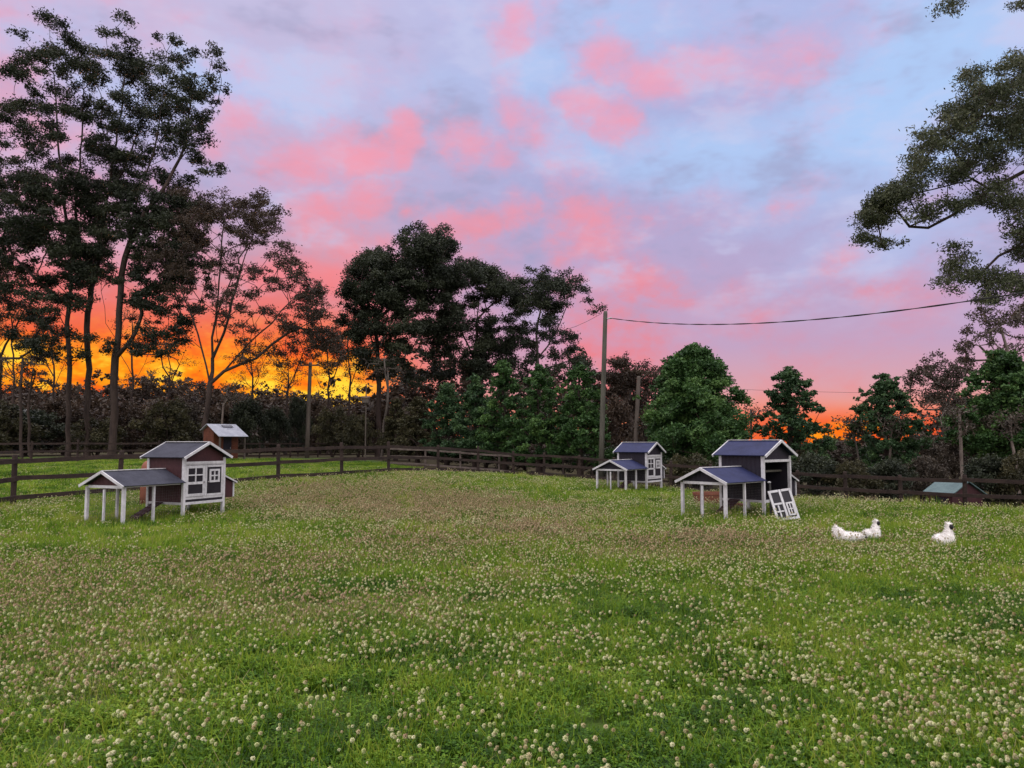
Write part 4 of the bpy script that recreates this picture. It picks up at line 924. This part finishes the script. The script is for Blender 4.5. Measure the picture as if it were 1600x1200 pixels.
# door panel leaning in front of the open coop
def door_panel():
    g_ = G(1229, 14.75); e = empty('door_panel', g_+Vector((0,0,.05)), R(12), label='white framed double door panel leaning upside down on the grass beside the open coop', cat='door panel')
    e.rotation_euler.y = R(-7); W_, H_ = .48, .60; tl = R(-20)
    rot = Matrix.Rotation(tl, 3, 'X')
    def place(m): m.v = [tuple(rot @ Vector(p)) for p in m.v]; return m
    m = MB(); t = .045
    for x in (-W_/2+t/2, 0, W_/2-t/2): m.box((x, 0, H_/2), (t, .022, H_))
    for z in (t/2, H_-t/2):
        for s in (-1,1): m.box((s*(W_/4), .0, z), (W_/2-1.5*t, .022, t))
    m.box((-W_/4, 0, H_*.55), (W_/2-1.5*t, .022, .035))
    place(m).build('frame', M['white'], e)
    m = MB(); m.box((-W_/4, .008, H_/2), (W_/2-t, .008, H_-t)); m.box((W_/4, .006, H_/2), (W_/2-t, .008, H_-t)); place(m).build('panel', M['darkpanel'], e)
    m = MB(); cx = -W_/4; cz = H_*.30; ww = W_/2-1.5*t; hh = H_*.40
    m.box((cx, -.003, cz), (.026,.02,hh)); m.box((cx, -.004, cz), (ww,.02,.026)); place(m).build('window', M['white'], e)
    m = MB(); cx = W_/4; cz = H_*.34; ww = .15; hh = .26; t2 = .03
    for s in (-1,1): m.box((cx+s*(ww/2-t2/2), -.006, cz), (t2,.02,hh)); m.box((cx, -.0065, cz+s*(hh/2-t2/2)), (ww-2*t2,.02,t2))
    m.box((cx, -.0055, cz), (.018,.018,hh-2*t2)); m.box((cx, -.007, cz), (ww-2*t2,.018,.018)); place(m).build('window', M['white'], e)
    return e
door_panel()
# dark stake with a white knob in front of the opening
g_ = G(1202, 14.95); e = empty('garden_stake', g_, label='black stake with a white knob standing in front of the open coop', cat='stake')
m = MB(); m.tube([(0,0,-.1),(0,0,.4),(-.01,0,.72)], [.024,.022,.02], 8); m.build('shaft', M['trough'], e)
m = MB(); m.ball((-.02,0,.745), (.035,.028,.02)); m.build('knob', M['cement'], e, smooth=True)

# tubs and trays
def tub(name, label, cat, p, r, h, mat, sq=False):
    m = MB()
    prof = [(0,.0),(r*.88,.0),(r,h*.8),(r*1.04,h*.82),(r*1.04,h),(r*.94,h),(r*.85,h*.15),(0,h*.12)]
    n = 20; vs = []; f = []
    for i, (a, z) in enumerate(prof):
        for k in range(n): an = 2*math.pi*k/n; vs.append((a*math.cos(an)*(1.6 if sq else 1), a*math.sin(an), z))
    for i in range(len(prof)-1):
        for k in range(n): f.append((i*n+k, i*n+(k+1)%n, (i+1)*n+(k+1)%n, (i+1)*n+k))
    m.add(vs, f); o = m.build(name, mat, None, p, smooth=False); return tag(o, label, cat)
def drum(name, label, cat, p, r, h, mat):
    m = MB(); m.tube([(0,0,0),(0,0,h*.3),(0,0,h*.32),(0,0,h*.75),(0,0,h*.9),(0,0,h*.97),(0,0,h)], [r*.95,r*.98,r,r,r*.85,r*.5,r*.12], 20); o = m.build(name, mat, None, p, smooth=True); return tag(o, label, cat)
q = G(231, 17.6); drum('feed_drum', 'rounded red brown feed drum standing behind the left coop', 'drum', q, .13, P(231,720,17.6).z-q.z, M['terra'])
tub('feed_trough', 'low black trough on the grass beyond the fence in the middle distance', 'trough', G(646, 40), .26, .18, M['trough'], True)
tub('water_tray', 'pale oval tray beyond the fence below the conical trees', 'tray', G(763, 39), .24, .25, M['cement'], True)
tub('feed_pan', 'red brown pan under the open coop behind its run', 'pan', G(1146, 17.2), .17, .18, M['terra'])
tub('feed_trough', 'long red brown trough seen through the run of the open coop', 'trough', G(1108, 19), .26, .34, M['terra'], True)

# ------------------------------------------------------------ small sheds
def shed(name, label, loc, th, L, D_, H0, H1, wall, roofm, ov=.2, solar=False, porch=0):
    e = empty(name, loc, th, label=label, cat='shed'); hx = L/2; hy = D_/2
    m = MB(); 
    m.slab([(-hx,-hy,0),(-hx,hy,0),(-hx,hy,H0),(-hx,0,H1),(-hx,-hy,H0)], .05); m.slab([(hx,-hy,0),(hx,hy,0),(hx,hy,H0),(hx,0,H1),(hx,-hy,H0)], -.05)
    m.box((0,-hy+.025,H0/2-.003), (L-.1,.05,H0)); m.box((0,hy-.025,H0/2-.003), (L-.1,.05,H0)); m.build('wall', wall, e)
    k = (H1-H0)/hy; m = MB(); yf = -hy-ov-porch
    m.slab([(-hx-ov,yf,H1+k*(yf)+.03),(hx+ov,yf,H1+k*yf+.03),(hx+ov,0,H1+.03),(-hx-ov,0,H1+.03)], .03)
    m.slab([(-hx-ov,0,H1+.03),(hx+ov,0,H1+.03),(hx+ov,hy+ov,H1-k*(hy+ov)+.03),(-hx-ov,hy+ov,H1-k*(hy+ov)+.03)], .03)
    rf = m.build('roof', roofm, e)
    if solar:
        m = MB(); a, b_ = .35, .75; nv = Vector((0,-k,1)).normalized()*.07
        p = lambda x, t: Vector((x, -t*hy, H1-k*t*hy+.03))+nv
        m.slab([p(-.15,b_), p(.55,b_), p(.55,a), p(-.15,a)], .03); m.build('solar_panel', M['solar'], rf)
    if porch:
        for sx in (-1,1):
            m = MB(); m.box((sx*(hx), yf+.15, (H1+k*(yf+.15))/2-.01), (.09,.09,H1+k*(yf+.15))); m.build('porch_post', M['pole_dark'], e)
    m = MB(); m.box((.1,-hy-.012,.8*H0/2), (.55,.03,.8*H0)); d = m.build('door', M['darkwall'], e)
    m = MB(); m.box((.3,-hy-.04,.4*H0), (.04,.03,.1)); m.build('handle', M['steel'], d)
    return e
g_ = G(345, 49); Hs = P(330,664,49).z-g_.z
shed('hen_house', 'small orange brown shed with pale tin roof and solar panel beyond the far fence', g_, R(21)+R(30), 1.7, 1.2, Hs*.86, Hs, M['shedwall'], M['tin'], .16, True, .75)
g_ = G(1487, 27); Hs = P(1487,753,27).z-g_.z
shed('hen_house', 'low red brown hen house with teal roof behind the right fence', g_, -math.atan(687/1200)-R(46), 1.15, 1.25, Hs*.62, Hs, M['redwall'], M['teal'], .1)
g_ = G(-5, 75); Hs = P(0,640,75).z-g_.z
shed('farm_shed', 'grey roofed farm shed half hidden at the left edge', g_, R(25), 4.2, 3.0, Hs*.7, Hs, M['darkwall'], M['cement'], .25)

# ------------------------------------------------------------ silkie hens
def hen(px, d, heading, label, pose='up', s=1.0, sink=0.0):
    """local +X is forward"""
    g_ = G(px, d); e = empty('hen', g_+Vector((0,0,.03-sink)), heading, label=label, cat='hen', group='white silkie hens in the grass'); e.scale = (s,s,s)
    up = pose == 'up'
    if up:
        hd = Vector((.06,0,.34)); B = [((-.01,0,.12),(.125,.115,.10),0),((.03,0,.17),(.085,.09,.10),0),((-.09,0,.14),(.075,.085,.075),0),((-.13,0,.15),(.05,.055,.045),0),((.035,0,.235),(.062,.062,.08),0),((.045,0,.295),(.042,.042,.055),0),(hd,(.034,.03,.034),0),(hd+Vector((-.012,0,.028)),(.036,.034,.03),0)]
    else:                                   # stretched low, tail cushion raised behind
        hd = Vector((.235,0,.115)); B = [((-.02,0,.12),(.14,.10,.085),0),((.08,0,.12),(.10,.085,.075),0),((-.13,0,.165),(.085,.085,.10),0),((-.165,0,.225),(.05,.055,.06),0),((-.17,0,.265),(.028,.03,.035),0),((.15,0,.13),(.07,.06,.06),0),((.20,0,.13),(.045,.042,.045),0),(hd,(.036,.032,.034),0),(hd+Vector((-.008,0,.026)),(.038,.036,.03),0)]
    m = MB()
    for c, r, _ in B: m.ball(c, r, 16, 12)
    o = m.build('body', M['plume'], e, smooth=True)
    rm = o.modifiers.new('remesh', 'REMESH'); rm.mode = 'VOXEL'; rm.voxel_size = .007; rm.use_smooth_shade = True
    sm = o.modifiers.new('smooth', 'SMOOTH'); sm.iterations = 8; sm.factor = .5
    # fluffy plumage
    g = np.random.default_rng(int(px)); pts = []; nr = []
    for c, r, _ in B:
        if c is hd: continue
        n = int(5200*r[0]*r[1]*22*.5)+60; dv = g.normal(size=(n,3)); dv /= np.linalg.norm(dv, axis=1)[:,None]
        p = np.array(c)+dv*np.array(r)*.93; ok = np.ones(n, bool)
        for c2, r2, _ in B:
            if c2 is not c: ok &= (((p-np.array(c2))/np.array(r2))**2).sum(1) > .80
        if up: ok &= ~((p[:,0] > hd.x+.005) & (p[:,2] > hd.z-.045) & (p[:,2] < hd.z+.03))
        else: ok &= ~((p[:,0] > hd.x+.01))
        pts.append(p[ok]); nr.append(dv[ok])
    pts = np.concatenate(pts); nr = np.concatenate(nr); n = len(pts)
    a = nr*.75+g.normal(size=(n,3))*.28+np.array([-.45,0,-.35 if up else -.2]); a /= np.linalg.norm(a, axis=1)[:,None]
    sdv = np.cross(a, g.normal(size=(n,3))); sdv /= np.linalg.norm(sdv, axis=1)[:,None]
    L = (.022+.02*g.random(n))[:,None]; w = .0045
    v = np.stack([pts-sdv*w, pts+sdv*w, pts+a*L+sdv*w*.25, pts+a*L-sdv*w*.25], 1).reshape(-1,3)
    link('plumage', raw_mesh('plumage', v, np.arange(n*4).reshape(-1,4), M['plume']), e)
    f = hd+Vector((.020,0,-.004))
    m = MB(); m.ball(f, (.033,.032,.040), 14, 10); m.ball(f+Vector((.004,.014,-.026)), (.011,.010,.016), 8, 6); m.ball(f+Vector((.004,-.014,-.026)), (.011,.010,.016), 8, 6)
    fc = m.build('face', M['face'], e, smooth=True)
    m = MB(); m.tube([f+Vector((.022,0,.0)), f+Vector((.036,0,-.004)), f+Vector((.047,0,-.013))], [.009,.006,.0012], 8); m.build('beak', M['beak'], fc, smooth=True)
    m = MB(); m.ball(f+Vector((.016,0,.024)), (.014,.011,.009), 8, 6); m.build('comb', M['comb'], fc, smooth=True)
    for sy_ in (-1,1):
        m = MB(); m.ball(f+Vector((.012,sy_*.0235,.006)), (.0055,.004,.0055), 8, 6); m.build('eye', M['eye'], fc, smooth=True)
        m = MB(); x0 = .01; m.tube([(x0,sy_*.04,.07),(x0,sy_*.042,-.02+sink)], [.022,.008], 8)
        for t_ in (-.5,0,.5): m.tube([(x0,sy_*.042,-.018+sink),(x0+.045*math.cos(t_),sy_*.042+.045*math.sin(t_),-.026+sink)], [.006,.003], 6)
        m.build('leg', M['beak'], e, smooth=True)
    return e
hen(1320, 11.55, R(-12), 'white silkie hen stretched low with its tail raised, leftmost of the three', 'low', .93)
hen(1360, 12.05, R(-42), 'white silkie hen sitting upright just behind the low stretched one', 'up', .88, .03)
hen(1472, 11.2, R(-58), 'white silkie hen sitting apart on the right in the grass', 'up', .98, .01)
print('objects', len(bpy.data.objects), 'leaf faces', sum(len(m_.polygons) for m_ in bpy.data.meshes))
